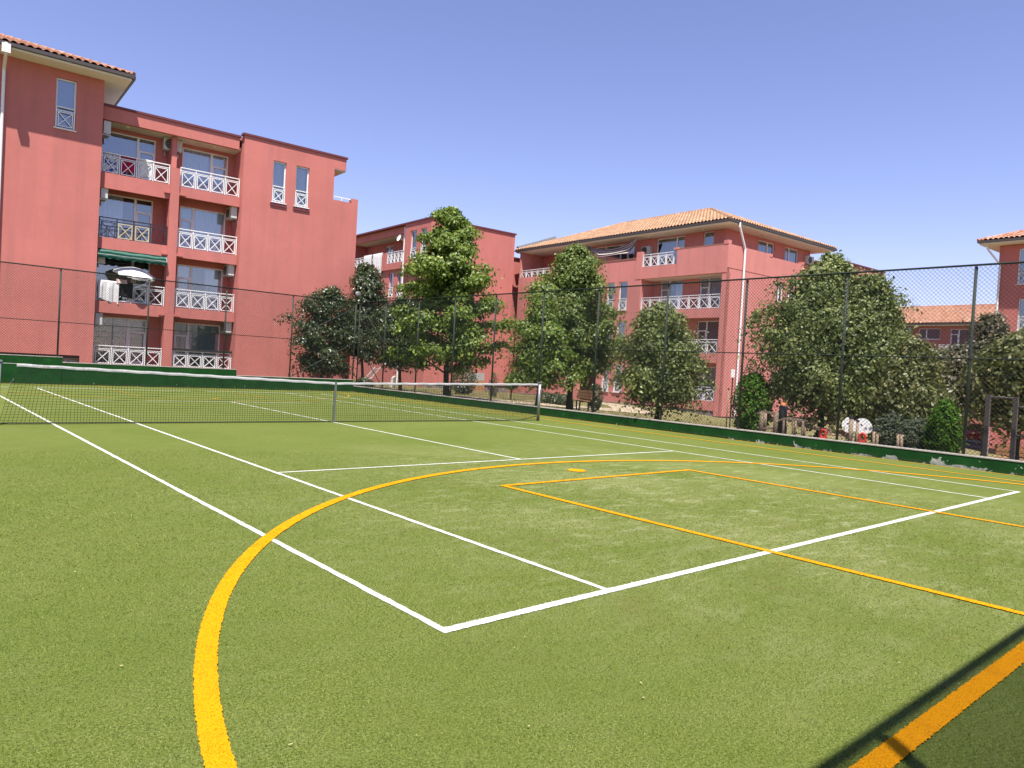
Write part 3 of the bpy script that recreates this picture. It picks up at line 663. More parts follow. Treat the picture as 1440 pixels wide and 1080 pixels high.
# parasol
ps = thing('parasol', 'open white parasol standing on the second left balcony of the near house', 'parasol', Aw(6.16, .62, LV[1]), BR)
m = MB(); m.tube([(0, 0, 0), (.0, -.05, 1.58)], .018, 8); m.build('pole', M_WHITE, ps)
m = MB(T(0, -.05, 1.63) @ Matrix.Rotation(R(16), 4, 'X') @ Matrix.Rotation(R(7), 4, 'Y')); n8 = 8
def can(u, v):
    a = u*2*math.pi; sc = 1-.05*(1-math.cos(n8*a))*.5*v; r_ = .86*v*sc; return (r_*math.cos(a), r_*math.sin(a), -.30*v**1.7+.02*(1-math.cos(n8*a))*v*.5)
m.grid(can, 64, 8); m.grid(lambda u, v: tuple(Vector(can(u, 1)) + Vector((0, 0, -.10*v-.012*v*math.sin(u*2*math.pi*24)))), 96, 2); m.build('canopy', M_PARASOL, ps, smooth=True)
m = MB(T(0, -.05, 1.6) @ Matrix.Rotation(R(16), 4, 'X') @ Matrix.Rotation(R(7), 4, 'Y'))
for k in range(8): a = k*math.pi/4; m.bar((0, 0, 0), (.82*math.cos(a), .82*math.sin(a), -.29), .012)
m.build('rib', M_STEEL, ps)
# chair and rack as dark silhouettes behind the railing
ct = thing('plastic_chair', 'pale plastic chair behind the railing beside the parasol pole', 'chair', Aw(6.75, .85, LV[1]), BR+.5)
m = MB(); m.box(-.22, .22, -.22, .22, .40, .44); m.build('seat', M_ACW, ct, bevel=.01); m = MB(); m.grid(lambda u, v: (-.22+.44*u, .2+.08*v-.05*math.sin(u*math.pi), .44+.42*v), 8, 6); m.build('backrest', M_ACW, ct, smooth=True)
for sx in (-.2, .2):
    for sy in (-.2, .2): m = MB(); m.bar((sx, sy, 0), (sx*.95, sy*.95, .4), .03); m.build('leg', M_ACW, ct)

# ------------------------------------------------------------------ house B: middle red house behind the maple
B = thing('apartment_house', 'red flat roofed house in the middle behind the tall maple', 'house', (28.1, 41.6, 0), BR, 'red stucco houses round the court')
BL = [1.15, 3.9, 6.67, 9.43]
wl = MB()
wl.add([(0, 0, -1.2), (7.9, 0, -1.2), (7.9, 0, 12.2), (0, 0, 12.2)], [(0, 1, 2, 3)]); wl.add([(7.9, 0, -1.2), (7.9, 14, -1.2), (7.9, 14, 12.2), (7.9, 0, 12.2)], [(0, 1, 2, 3)]); wl.add([(7.9, 14, -1.2), (0, 14, -1.2), (0, 14, 12.2), (7.9, 14, 12.2)], [(0, 1, 2, 3)])
wl.M = LEFT
topw = [(-2.95, -2.05, 9.45, 11.6), (-1.42, -.6, 9.45, 11.6)]
wall_holes(wl, -3.85, 0, 9.0, 12.2, topw); wl.add([(-3.85, 0, 9), (0, 0, 9), (0, .45, 9), (-3.85, .45, 9)], [(3, 2, 1, 0)])
lowh = [(a, b, BL[l]+.02, BL[l]+2.0) for l in (0, 1, 2) for a, b in ((-6.95, -6.2), (-5.55, -4.9))]
wall_holes(wl, -14, 0, -1.2, 8.999, lowh, d=.45)
wl.box(-14, -3.86, .3, .45, 8.9, 9.42); wl.box(-14, -3.86, .3, .5, 11.62, 12.2)
bk = [(-7.0, -5.4, 9.45, 11.4), (-10.6, -9.2, 9.45, 11.4)]
wall_holes(wl, -14, -3.85, 9.0, 11.9, bk, d=1.9); wl.add([(-3.85, 0, 9.0), (-3.85, 1.9, 9.0), (-3.85, 1.9, 12.2), (-3.85, 0, 12.2)], [(3, 2, 1, 0)])
wl.box(-8.1, -7.3, .3, .5, 9.421, 10.35)
wl.M = I4
wl.box(7.91, 17, 2.2, 3, -1.2, 10.75)
wl.build('wall', M_PINK, B)
p = MB(); p.box(-.08, 8.0, -.08, .3, 12.203, 12.32); p.box(-.08, .3, .3, 14, 12.203, 12.32); p.M = LEFT; p.box(-14, -3.9, .24, .5, 12.205, 12.30); p.M = I4; p.box(7.92, 17.1, 2.1, 3.0, 10.753, 10.85); p.build('coping', M_COPING, B)
p = MB(); p.add([(.3, .3, 12.1), (7.8, .3, 12.1), (7.8, 13.9, 12.1), (.3, 13.9, 12.1)], [(0, 1, 2, 3)]); p.build('flat_roof', M_CONC, B)
p = MB(LEFT); p.box(-14, -3.87, .5, 1.89, 11.66, 11.76); p.build('ceiling', M_CREAM, B); p = MB(LEFT); p.box(-14, -3.87, .45, 1.89, 9.3, 9.41); p.build('balcony_slab', M_PINK, B)
for h in topw: window(B, LEFT, *h, .1, (), None, None); railing(B, LEFT, h[0]+.04, h[1]-.04, h[2], h[2]+.8, .03, 1)
for h in lowh: window(B, LEFT, *h, .55, (), None, 'curtain', sill=False); railing(B, LEFT, h[0]+.04, h[1]-.04, h[2], h[2]+.8, .47, 1)
for h in bk: window(B, LEFT, *h, 1.98, ((h[0]+h[1])/2,), None, 'curtain', sill=False)
railing(B, LEFT, -7.25, -4.3, 9.43, 10.35, .4, 5); railing(B, LEFT, -13.5, -8.15, 9.43, 10.35, .4, 8)
p = MB(LEFT); p.tube([(-4.3, .22, 12.1), (-4.3, .22, -1)], .065, 10); p.build('downpipe', M_WHITE, B)
p = MB(); p.box(4.2, 5.6, -.03, .0 - .003, -.5, .35); tag(p.build('garage_door', simple('tan_door', (.50, .27, .13), .7), B)); p = MB(); p.box(4.2, 5.6, -.028, -.004, .36, .95); p.build('door_panel', simple('pale_grey_panel', (.45, .43, .42), .7), B)
p = MB(); p.box(5.7, 7.95, -.05, -.002, -1.2, -.15); p.box(.0, 4.1, -.05, -.002, -1.2, -.15); p.build('plinth', M_STONE, B); p = MB(); p.box(5.7, 7.95, -.06, -.003, -.148, 0); p.box(0, 4.1, -.06, -.003, -.148, 0); p.build('skirting', M_PLINTH_DARK, B)
hang_cloth('sheet', 'white sheet hung low over the railing of the middle house next to the near house', 'sheet', B, LEFT, -11.4, -9.9, 10.42, 1.0, .3, M_T_WHITE, .36, 'sheets on the middle house', wob=.03)
hang_cloth('sheet', 'long white sheet drooping to a point over the railing of the middle house', 'sheet', B, LEFT, -9.7, -8.0, 10.42, 1.35, .3, M_T_WHITE, .36, 'sheets on the middle house', wob=.04, skew=.7)
sd = thing('satellite_dish', 'white satellite dish beside the downpipe of the middle house', 'dish', w2(B, (.0, 4.0, 10.9)), BR-math.pi/2)
m = MB(T(0, -.35, .2) @ Matrix.Rotation(R(70), 4, 'X')); m.lathe([(.001, 0), (.14, .02), (.25, .07), (.28, .09)], 20); m.build('dish', M_WHITE, sd, smooth=True)
m = MB(); m.bar((0, 0, 0), (0, -.3, .18), .05); m.bar((0, -.33, .1), (0, -.75, .3), .025); m.build('arm', M_STEEL, sd)

# ------------------------------------------------------------------ house C: corner house with the hipped tile roof
Cb = thing('apartment_house', 'red corner house with an orange hipped tile roof and a terrace round its top storey', 'house', (36, 21.5, 0), BR, 'red stucco houses round the court')
CL = [.12, 3.06, 5.85, 8.36]
wl = MB(LEFT)
flw = [(-8.84, -8.04, z+.1, z+2.08) for z in (CL[0], CL[1], CL[2])] + [(-10.0, -9.3, z+.1, z+2.08) for z in (CL[0], CL[1], CL[2])]
door_h = (-12.5, -10.6, -.9, 1.55)
wall_holes(wl, -20.2, -6.86, -1.3, 8.9, flw + [door_h], .3)
wl.box(-16.4, -6.86, .0+.001, .25, 8.9, 9.42)
bkw = []
for z in CL[:3]: bkw += [(-3.05, -1.34, z+.02, z+2.15), (-6.3, -4.4, z+.02, z+2.15)]
wall_holes(wl, -6.86, -.34, -1.3, 8.3, bkw, d=1.4)
wl.add([(-6.86, 0, -1.3), (-6.86, 1.4, -1.3), (-6.86, 1.4, 8.3), (-6.86, 0, 8.3)], [(3, 2, 1, 0)])
wl.box(-.34, 0, 0, .34, -1.3, 8.0); wl.box(-.335, -.002, .34, 1.4, -1.3, 8.3)
for z in CL[:3]: wl.box(-6.855, -.345, .02, .2, z-.58, z); wl.box(-6.855, -.345, .2, 1.398, z-.16, z-.001)
wl.box(-3.86, 0, -.02, .22, 8.0, 9.72); wl.box(-.30, .02, -.04, .28, 9.72, 9.95); wl.box(-6.855, -3.865, .02, .2, 8.0, 8.8); wl.box(-4.15, -3.85, -.04, .24, 9.722, 9.86); wl.box(-7.35, -6.86, -.02, .25, 8.0, 9.86)
wl.box(-6.855, -.345, .21, 1.398, 8.1, 8.34)
topc = [(-6.85, -4.47, 8.45, 10.92), (-2.98, -2.16, 9.2, 10.95), (-13.4, -8.9, 8.45, 10.9), (-18.4, -17.2, 8.45, 10.6)]
wall_holes(wl, -16.6, -1.2, 8.3, 11.1, topc[:3], d=1.4); wall_holes(wl, -20.2, -16.6, 8.3, 11.1, topc[3:], d=2.4)
wl.box(-20.2, -20.05, .02, 2.39, 8.9, 11.1); wl.box(-20.2, -19.9, .0+.002, .3, -1.3, 8.6)
wl.M = I4
cxw = [(5.45, 6.25, z+.95, z+2.1) for z in CL[:3]] + [(6.68, 7.45, z+.95, z+2.1) for z in CL[:3]]
wall_holes(wl, 0.0, 20, -1.3, 8.3, cxw, d=0)
wl.box(.02, 4.6, -.018, .22, 8.3, 9.72); wl.box(4.6, 8.5, -.018, .22, 8.3, 9.55); wl.box(4.4, 4.7, -.04, .24, 9.55, 9.75); wl.box(8.2, 8.5, -.04, .24, 9.552, 9.72)
cxt = [(4.9, 6.8, 9.25, 10.85), (8.1, 9.8, 9.25, 10.85)]
wall_holes(wl, 1.4, 11.3, 8.3, 11.1, cxt, d=1.2)
wl.add([(11.3, 1.2, 8.3), (11.3, 20, 8.3), (11.3, 20, 11.1), (11.3, 1.2, 11.1)], [(0, 1, 2, 3)])
wl.box(12.4, 20, .001, 14, 8.3, 10.45); wl.add([(20, 0, -1.3), (20, 20, -1.3), (20, 20, 8.3), (20, 0, 8.3)], [(0, 1, 2, 3)]); wl.add([(20, 20.2, -1.3), (0, 20.2, -1.3), (0, 20.2, 8.3), (20, 20.2, 8.3)], [(0, 1, 2, 3)])
wl.add([(.2, .2, 8.33), (20, .2, 8.33), (20, 20, 8.33), (.2, 20, 8.33)], [(0, 1, 2, 3)])
wl.build('wall', M_PINK_C, Cb)
p = MB(); p.box(12.3, 20.1, -.08, .3, 10.452, 10.56); p.build('coping', M_COPING, Cb)
for q in ((-16.38, -7.36, 9.422), (-3.84, -.31, 9.723)):
    p = MB(LEFT); p.box(q[0], q[1], -.03, .28, q[2], q[2]+.048); p.build('coping', simple('terracotta_coping', (.40, .19, .12), .7), Cb)
p = MB(LEFT)
for z in CL[:3]: p.box(-6.85, -.35, .205, 1.39, z-.18, z-.163)
p.box(-6.85, -.35, .22, 1.39, 7.96, 8.09); p.build('ceiling', M_CREAM, Cb)
for h in flw: window(Cb, LEFT, *h, .1, (), None, 'curtain' if rng.random() < .5 else None); railing(Cb, LEFT, h[0]+.04, h[1]-.04, h[2], h[2]+.8, .03, 1)
for i, h in enumerate(bkw): window(Cb, LEFT, *h, 1.48, (h[0]+.72,), 0, ('curtain', 'drape', 'roller', 'drape', 'curtain', 'drape')[i], sill=False)
for z in CL[:3]: railing(Cb, LEFT, -6.8, -.40, z, z+.88, .1, 8)
railing(Cb, LEFT, -6.82, -4.18, 8.80, 9.64, .08, 4); railing(Cb, LEFT, -20.1, -16.5, 8.62, 9.5, .1, 5)
window(Cb, LEFT, *topc[0], 1.48, (-5.15,), 1, None, sill=False); window(Cb, LEFT, *topc[1], 1.48, (), None, None, sill=False); window(Cb, LEFT, *topc[2], 1.48, (-11.8, -10.3, -9.6), 3, None, sill=False); window(Cb, LEFT, *topc[3], 2.48, (), None, None, sill=False)
for h in cxw: window(Cb, I4, *h, .1, ((h[0]+h[1])/2,), None, 'curtain')
for h in cxt: window(Cb, I4, *h, 1.28, (h[0]+1.15,) if h[0] < 6 else (h[0]+.6,), None, 'roller' if h[0] > 6 else None, sill=False)
p = MB(LEFT); p.box(-12.5, -10.6, .6, .7, -.9, 1.55); tag(p.build('entrance_door', simple('dark_red_door', (.07, .012, .014), .6), Cb))
hip_roof(Cb, -.05, 12.5, -.05, 20.8, 11.2, R(22), M_TILE)
for s in (2.5, 7.0, 12.0): lamp_dot(Cb, LEFT, -s, .7, 10.99)
for s in (4.5, 9.5): lamp_dot(Cb, I4, s, .6, 10.99)
p = MB(); p.tube([(.85, -.12, 11.12), (.85, -.12, 10.85), (1.55, -.12, 9.6), (1.55, -.12, -.95)], .065, 10); p.build('downpipe', M_WHITE, Cb)
p = MB(LEFT); p.box(-6.85, -.36, .06, .2, -1.5, CL[0]-.582); p.box(-20, -13, -.05, -.002, -1.5, -.5); p.box(-10.5, -6.9, -.05, -.002, -1.5, -.5); p.build('plinth', M_STONE, Cb)
p = MB(LEFT); p.box(-.36, .03, -.03, .0-.002, -1.3, -.76); p.M = I4; p.box(-.03, 20, -.03, -.002, -1.3, -.76); p.build('skirting', M_PLINTH_DARK, Cb)
p = MB(); p.bar((.3, 20.95, 11.45), (4.4, 20.95, 12.95), .22, .34); p.build('roof_parapet', simple('grey_sheet_metal', (.30, .31, .33), .5), Cb)
ac_unit(w2(Cb, (1.06, 7.55, 9.85)), BR-math.pi/2, 'white air conditioner on the terrace wall of the corner house right of the striped cloth')
ac_unit(w2(Cb, (10.9, .88, 9.95)), BR, 'white air conditioner under the right end of the corner house eave')
# striped cloth slung under the eave
sc = MB(Matrix.Translation(Cb.location) @ Rz(BR) @ LEFT)
def swag(u, v):
    top = 10.9-.55*math.sin(math.pi*u)**.9+.05*u; bot = 10.82-.98*min(1, u/.3)**.8*min(1, (1-u)/.14)**.7
    k = v+.03*math.sin(u*9+v*5)
    return (-12.6+u*5.0, .22-.22*math.sin(math.pi*u)*v+.03*math.sin(v*22+u*3), top*(1-k)+bot*k)
sc.grid(swag, 44, 24)
sc.mi = [1 if (k//44) in (3, 8, 9, 13, 14, 15, 16, 20, 21) else 0 for k in range(len(sc.f))]
o = sc.build('shade_cloth', [cloth('brown_cloth', [(.3, (.15, .10, .09)), (.7, (.20, .14, .125))], 3), cloth('cream_cloth', [(.3, (.58, .52, .47)), (.7, (.66, .60, .56))], 3)], smooth=True); o.modifiers.new('thick', 'SOLIDIFY').thickness = .008
tag(o, 'brown and cream striped cloth slung under the eave of the corner house', 'shade cloth')

# ------------------------------------------------------------------ house D: right edge, and its set-back wing
D = thing('apartment_house', 'red house with a tiled eave at the right edge of the court', 'house', (48, 10, 0), BR, 'red stucco houses round the court')
wl = MB(LEFT); c0 = -.64
dw = [(c0+1.0, c0+1.75, 8.1, 10.2), (c0+1.15, c0+1.9, 5.35, 7.24), (c0+1.15, c0+1.9, 2.6, 4.5), (c0+4.5, c0+5.3, 8.1, 10.2), (c0+4.5, c0+5.3, 5.35, 7.24)]
wall_holes(wl, c0, 12, -2.6, 10.45, dw)
wl.add([(c0, 0, -2.6), (c0, 12, -2.6), (c0, 12, 10.45), (c0, 0, 10.45)], [(3, 2, 1, 0)]); wl.add([(12, 0, -2.6), (12, 12, -2.6), (12, 12, 10.45), (12, 0, 10.45)], [(0, 1, 2, 3)])
wl.box(c0-.5, c0-.003, 1.2, 6, -2.6, 6.35)
wl.build('wall', M_PINK, D)
for h in dw: window(D, LEFT, *h, .1, (), None, 'blind' if h[2] > 8 else None); railing(D, LEFT, h[0]+.04, h[1]-.04, h[2], h[2]+.85, .03, 1)
hip_roof(D, -.9, 12.9, -12.9, -c0+.9, 10.68, R(20), M_TILE_A)
p = MB(LEFT); p.tube([(c0-.55, -.6, 10.5), (c0-.45, -.5, 10.2), (c0+.1, -.1, 9.3), (c0+.1, -.1, -2.2)], .06, 10); p.build('downpipe', M_WHITE, D)
p = MB(LEFT); p.box(c0, 12, -.04, -.002, -2.6, -1.7); p.build('plinth', M_PLINTH_DARK, D)

# ------------------------------------------------------------------ house E: far behind, only its top storey shows
Eb = thing('apartment_house', 'far house with a long orange tile roof seen between the trees at the right', 'house', (75, 15, 0), BR, 'red stucco houses round the court')
wl = MB(LEFT)
ew = [(-9.65, -7.65, 6.66, 7.72), (-6.75, -4.7, 5.9, 7.65), (-12.8, -11.5, 6.2, 7.7), (-3.9, -2.2, 6.3, 7.6)]
wall_holes(wl, -22, 6, -3.5, 8.0, ew); wl.build('wall', M_PINK_E, Eb)
for h in ew: window(Eb, LEFT, *h, .1, (h[0]+(h[1]-h[0])*.36,), 0 if h[2] < 6.5 else None, 'roller')
railing(Eb, LEFT, -7.4, -3.6, 5.3, 6.1, -.7, 6)
p = MB(LEFT); p.box(-7.5, -3.5, -.8, -.002, 4.75, 5.28); p.build('balcony_slab', M_PINK_E, Eb)
hip_roof(Eb, -.7, 10, -7, 22.7, 8.16, R(22), M_TILE_A, tilew=.30)
ac_unit(w2(Eb, (-.4, 10.55, 7.2)), BR-math.pi/2, 'white air conditioner on the far house with the long tile roof')

# ------------------------------------------------------------------ trees and shrubs
NR = np.random.default_rng(11)
def leaf_mat(name, dark, mid, light, trans=.35, rough=.45, k=1.08):
    ALB[0] = k
    m = bpy.data.materials.new(name); m.use_nodes = True; n = m.node_tree; b = n.nodes['Principled BSDF']; out = n.nodes['Material Output']
    ge = n.nodes.new('ShaderNodeNewGeometry')
    c = ramp(n, ge.outputs['Random Per Island'], [(0, dark), (.5, mid), (.93, light), (1.0, [light[0]*1.25, light[1]*1.05, light[2]])])
    c = mix(n, maprange(n, noise(n, 1.2, 3), .4, .65, 0, .5), c, mid)
    n.links.new(c, b.inputs['Base Color']); b.inputs['Roughness'].default_value = rough; b.inputs['Specular IOR Level'].default_value = .45 if rough < .55 else .06
    tr = n.nodes.new('ShaderNodeBsdfTranslucent'); n.links.new(mix(n, .5, c, (.10, .14, .01)), tr.inputs[0])
    mx = n.nodes.new('ShaderNodeMixShader'); mx.inputs[0].default_value = trans
    n.links.new(b.outputs[0], mx.inputs[1]); n.links.new(tr.outputs[0], mx.inputs[2]); n.links.new(mx.outputs[0], out.inputs[0]); ALB[0] = .72; return m
L_MAPLE = leaf_mat('maple_leaves', (.060, .105, .014), (.115, .18, .022), (.24, .30, .05), .42)
L_PLANE = leaf_mat('mid_green_leaves', (.050, .082, .014), (.10, .145, .024), (.21, .245, .055), .42)
L_DULL = leaf_mat('dull_green_leaves', (.056, .080, .020), (.125, .155, .042), (.26, .29, .10), .4, .5)
L_DARK = leaf_mat('dark_green_leaves', (.018, .030, .012), (.034, .050, .018), (.085, .10, .045), .28, .33)
L_OLIVE = leaf_mat('olive_green_leaves', (.065, .075, .022), (.11, .12, .034), (.19, .19, .07), .36)
L_RUST = leaf_mat('dark_reddish_leaves', (.036, .034, .018), (.060, .054, .026), (.13, .10, .055), .3)
L_THUJA = leaf_mat('thuja_sprays', (.022, .055, .007), (.040, .095, .010), (.075, .15, .018), .25, .6)
L_JUN = leaf_mat('grey_green_needles', (.030, .042, .024), (.055, .066, .042), (.10, .11, .075), .2, .6)

def leaves(P, N, S, fold=.35, asp=.62):
    """P (n,3) leaf bases, N (n,3) leaf normals, S (n,) sizes -> folded diamond leaves"""
    n = len(P); N = N/np.linalg.norm(N, axis=1, keepdims=True)
    a = NR.normal(size=(n, 3)); a[:, 2] -= .5
    d = a - N*np.sum(a*N, 1, keepdims=True); d /= np.linalg.norm(d, axis=1, keepdims=True)+1e-9
    sdv = np.cross(N, d); S = S[:, None]
    V = np.empty((n, 4, 3)); V[:, 0] = P; V[:, 1] = P + d*S*.55 + sdv*S*asp*.5 + N*S*fold*.25; V[:, 2] = P + d*S; V[:, 3] = P + d*S*.55 - sdv*S*asp*.5 + N*S*fold*.25
    F = np.arange(n*4).reshape(n, 4)
    tri = np.concatenate([F[:, [0, 1, 2]], F[:, [0, 2, 3]]], 1).reshape(-1, 3)
    return V.reshape(-1, 3), tri
def mesh_np(name, V, F, mat, parent):
    me = bpy.data.meshes.new(name); me.vertices.add(len(V)); me.vertices.foreach_set('co', V.astype(np.float32).ravel())
    k = F.shape[1]; me.loops.add(F.size); me.loops.foreach_set('vertex_index', F.astype(np.int32).ravel())
    me.polygons.add(len(F)); me.polygons.foreach_set('loop_start', np.arange(0, F.size, k, dtype=np.int32)); me.polygons.foreach_set('loop_total', np.full(len(F), k, dtype=np.int32))
    me.materials.append(mat); me.update(calc_edges=True); me.validate()
    o = bpy.data.objects.new(name, me); COL.objects.link(o); o.parent = parent; return o
PROF = {'cone': lambda t: (1-t)**.75*min(1, .55+t*3.2), 'round': lambda t: max(.05, math.sin(math.pi*min(1, (.12+t*.86))))**.6, 'egg': lambda t: (1-t**1.7)**.8*min(1, .6+t*2.2), 'maple': lambda t: (1-t)**.62*min(1, .8+t*1.0)*(1+.16*math.sin(t*24)), 'dome': lambda t: (1-t**2.3)**.75*min(1, .7+t*1.6), 'vase': lambda t: (1-t**2.6)**.6*(.55+.6*t)}
def tree(name, label, cat, base, H, zb, hw, shape, mat, nb=46, per=5, nl=46, ls=.13, group='trees behind the fence', lean=(0, 0), trunk_r=.085, flat=.5, droop=.15, spread=.21, stems=1, seed=0):
    r_ = random.Random(seed*77+5); t = thing(name, label, cat, base, 0, group)
    tb = MB(); C_ = []; Wt = []
    zt = H - base[2]; zb = zb - base[2]; pf = PROF[shape]
    def axis(z, k=0):
        f = z/zt; off = (0, 0) if stems == 1 else (((k-.5)*.35)*(.3+f*1.6), ((k-.5)*.25)*(.3+f))
        return Vector((lean[0]*f+.06*math.sin(z*1.3+seed)+off[0], lean[1]*f+.06*math.cos(z*1.7+seed)+off[1], z))
    for k in range(stems):
        zs = [zt*.96*i/12 for i in range(13)]
        tb.tube([axis(z, k) for z in zs], [max(.008, trunk_r*(1-.9*z/zt)*(1.35 if i == 0 else 1)) for i, z in enumerate(zs)], 8)
    ph = r_.uniform(0, 6)
    for i in range(nb):
        f = ((i+.5)/nb)**.9; ph += 2.399+r_.uniform(-.5, .5)
        L = hw*pf(f)*r_.uniform(.55, 1.2); z0 = zb + (zt-zb)*f
        rise = L*(.28 if shape != 'vase' else .6); zs = max(.15*zb, z0-rise-.1)
        s0 = axis(zs, i % stems); tip = axis(min(z0, zt*.99), i % stems) + Vector((math.cos(ph)*L, math.sin(ph)*L, r_.uniform(-.15, .1)))
        mid = (s0+tip)/2 + Vector((0, 0, .12*L)); pts = [s0, (s0+mid)/2+Vector((0, 0, .03)), mid, (mid+tip)/2+Vector((0, 0, .02)), tip]
        rb = .010+.022*(1-f)*trunk_r/.085
        tb.tube(pts, [rb, rb*.8, rb*.6, rb*.4, .004], 5)
        for k in range(per):
            u = .25+.78*((k+r_.random())/per); q = s0*(1-u)**2 + mid*2*u*(1-u) + tip*u*u if u <= 1 else tip
            sp = spread*(.75+.5*r_.random())*min(1, .5+L/hw)
            q = q + Vector((r_.gauss(0, sp*.7), r_.gauss(0, sp*.7), r_.gauss(0, sp*.35)))
            C_.append((q.x, q.y, q.z, sp, r_.choice((.45, .75, 1.0, 1.2, 1.4))))
            e = q; b0 = mid.lerp(tip, .5) if u > .6 else mid
            tb.tube([b0, (b0+e)/2+Vector((0, 0, .03)), e], [.007, .005, .003], 4, False)
    # top tuft
    for k in range(4):
        q = axis(zt*.97); C_.append((q.x+r_.gauss(0, .1), q.y+r_.gauss(0, .1), q.z+r_.uniform(-.25, .05), .14, .7))
    P = []; N = []; S = []
    for (x, y, z, sp, dn) in C_:
        n = int(nl*dn*1.12); o = NR.normal(size=(n, 3))*[sp, sp, sp*flat]; o[:, 2] -= droop*(o[:, 0]**2+o[:, 1]**2)/max(sp, .01)
        P.append(o+[x, y, z]); out = np.array([x, y, 0])/(math.hypot(x, y)+.2)
        cl = o/(np.linalg.norm(o/[1, 1, flat], axis=1, keepdims=True)+1e-6)/[1, 1, flat]
        N.append(NR.normal(size=(n, 3))*.34 + [-.08, -.12, .55] + out*.35 + cl*.75); S.append(NR.uniform(.65, 1.25, n)*ls)
    P = np.concatenate(P); N = np.concatenate(N); S = np.concatenate(S); P[:, 2] = np.maximum(P[:, 2], .05)
    tb.build('trunk', M_BARK, t, smooth=True)
    V, F = leaves(P, N, S); mesh_np('crown', V, F, mat, t); return t
def ztop_px(px, py, X):            # height of a picture point at the plane x = X
    d = pix(px, py); k = (X-CAM_POS[0])/d.x; return CAM_POS[2]+k*d.z
def shrub(name, label, cat, base, H, hw, mat, shape='ball', n=5200, ls=.06, group=None, up=.6, stem=.0, asp=.45):
    t = thing(name, label, cat, base, 0, group); m = MB(); m.tube([(0, 0, -.05), (.01, 0, .3), (.0, .02, (stem+H)*.6)], [.045, .035, .015], 6)
    for k in range(7): a = k*2.4; m.tube([(0, 0, stem*.7+.08), (hw*.4*math.cos(a), hw*.4*math.sin(a), stem+H*.3)], [.015, .006], 5)
    m.build('trunk', M_BARK, t)
    u = NR.random(n); a = NR.random(n)*2*math.pi
    if shape == 'ball': ct = 1-2*u; zz = .5+.5*ct; rr = np.sqrt(np.maximum(0, 1-ct**2))
    elif shape == 'flame': zz = u**1.05; rr = np.where(zz < .25, .62+.38*zz/.25, np.sqrt(np.maximum(0, 1-((zz-.25)/.75)**1.9)))
    else: zz = u**.8; rr = np.sqrt(np.maximum(0, 1-zz**2.2))
    lump = 1+.10*np.sin(a*5+zz*9)+.08*np.sin(a*9-zz*17+1)
    dep = 1-.45*NR.random(n)**2.2; rr = rr*lump*dep*hw
    P = np.stack([rr*np.cos(a), rr*np.sin(a), stem+zz*H*(.96+.05*lump)], 1) + NR.normal(size=(n, 3))*.018
    N = np.stack([np.cos(a), np.sin(a), .3+zz*.6], 1) + NR.normal(size=(n, 3))*.55
    V, F = leaves(P, N, NR.uniform(.6, 1.3, n)*ls, .2, asp); mesh_np('crown', V, F, mat, t); return t

tree('bushy_tree', 'dark bushy tree standing alone against the end wall of the near red house', 'tree', at_y(450, 532, 29.2), 4.85, .95, 1.6, 'round', L_DARK, nb=44, nl=64, ls=.15, seed=1, lean=(.25, 0))
tree('dark_tree', 'tall dark slender tree at the corner of the near red house', 'tree', at_x(508, 538, 16.6), 6.5, 1.7, 1.5, 'egg', L_DARK, nb=54, nl=70, ls=.15, seed=2)
tree('dark_tree', 'lower dark tree between the slender dark tree and the tall maple', 'tree', at_x(562, 545, 17.6), 4.7, 1.5, 1.6, 'round', L_DARK, nb=44, nl=70, ls=.15, seed=3)
tree('maple_tree', 'tallest tree, a bright green layered maple reaching above the roof of the middle house', 'tree', at_x(629, 556, 16.2), 8.2, 1.7, 3.0, 'maple', L_MAPLE, nb=58, per=8, nl=88, ls=.165, seed=4, trunk_r=.13, flat=.34, spread=.25, lean=(-.15, .25))
tree('dense_tree', 'dense cone shaped green tree in front of the left part of the corner house', 'tree', at_x(803, 575, 17.2), 6.15, 1.75, 1.85, 'dome', L_PLANE, nb=68, per=7, nl=105, ls=.122, seed=5, trunk_r=.12, lean=(-.1, .15))
tree('young_tree', 'small green tree just behind the right net post', 'tree', at_x(757, 569, 15.2), 4.0, 1.15, 1.55, 'cone', L_MAPLE, nb=44, per=6, nl=84, ls=.115, seed=6, trunk_r=.085)
tree('young_tree', 'pale green small tree in front of the balconies of the corner house', 'tree', at_x(923, 592, 15.2), 3.6, 1.05, 1.5, 'dome', L_DULL, nb=48, per=6, nl=88, ls=.102, seed=7, trunk_r=.075, droop=.4)
tree('leafy_tree', 'broad drooping tree right of the white downpipe, left one of the large clump', 'tree', at_x(1150, 612, 16.6), 4.95, 1.3, 1.85, 'dome', L_DULL, nb=62, per=7, nl=112, ls=.108, seed=8, trunk_r=.10, droop=.5)
tree('leafy_tree', 'broad drooping tree behind the playground, right one of the large clump', 'tree', at_x(1204, 616, 16.9), 4.45, 1.3, 1.0, 'dome', L_DULL, nb=54, per=7, nl=104, ls=.108, seed=9, trunk_r=.09, droop=.5)
tree('leafy_tree', 'low olive tree between the large clump and the pointed dark green conifer', 'tree', at_x(1272, 625, 16.6), 2.6, .75, .8, 'round', L_OLIVE, nb=34, per=6, nl=60, ls=.115, seed=10, droop=.5)
tree('dark_tree', 'low dark tree left of the tall fence post at the right', 'tree', at_x(1328, 630, 21.5), 2.75, .9, 1.0, 'round', L_RUST, nb=36, nl=64, ls=.13, seed=13)
tree('dark_tree', 'narrow dark reddish tree at the corner of the right red house', 'tree', at_x(1386, 634, 24.0), 3.95, 1.5, .55, 'egg', L_RUST, nb=36, nl=60, ls=.12, seed=11)
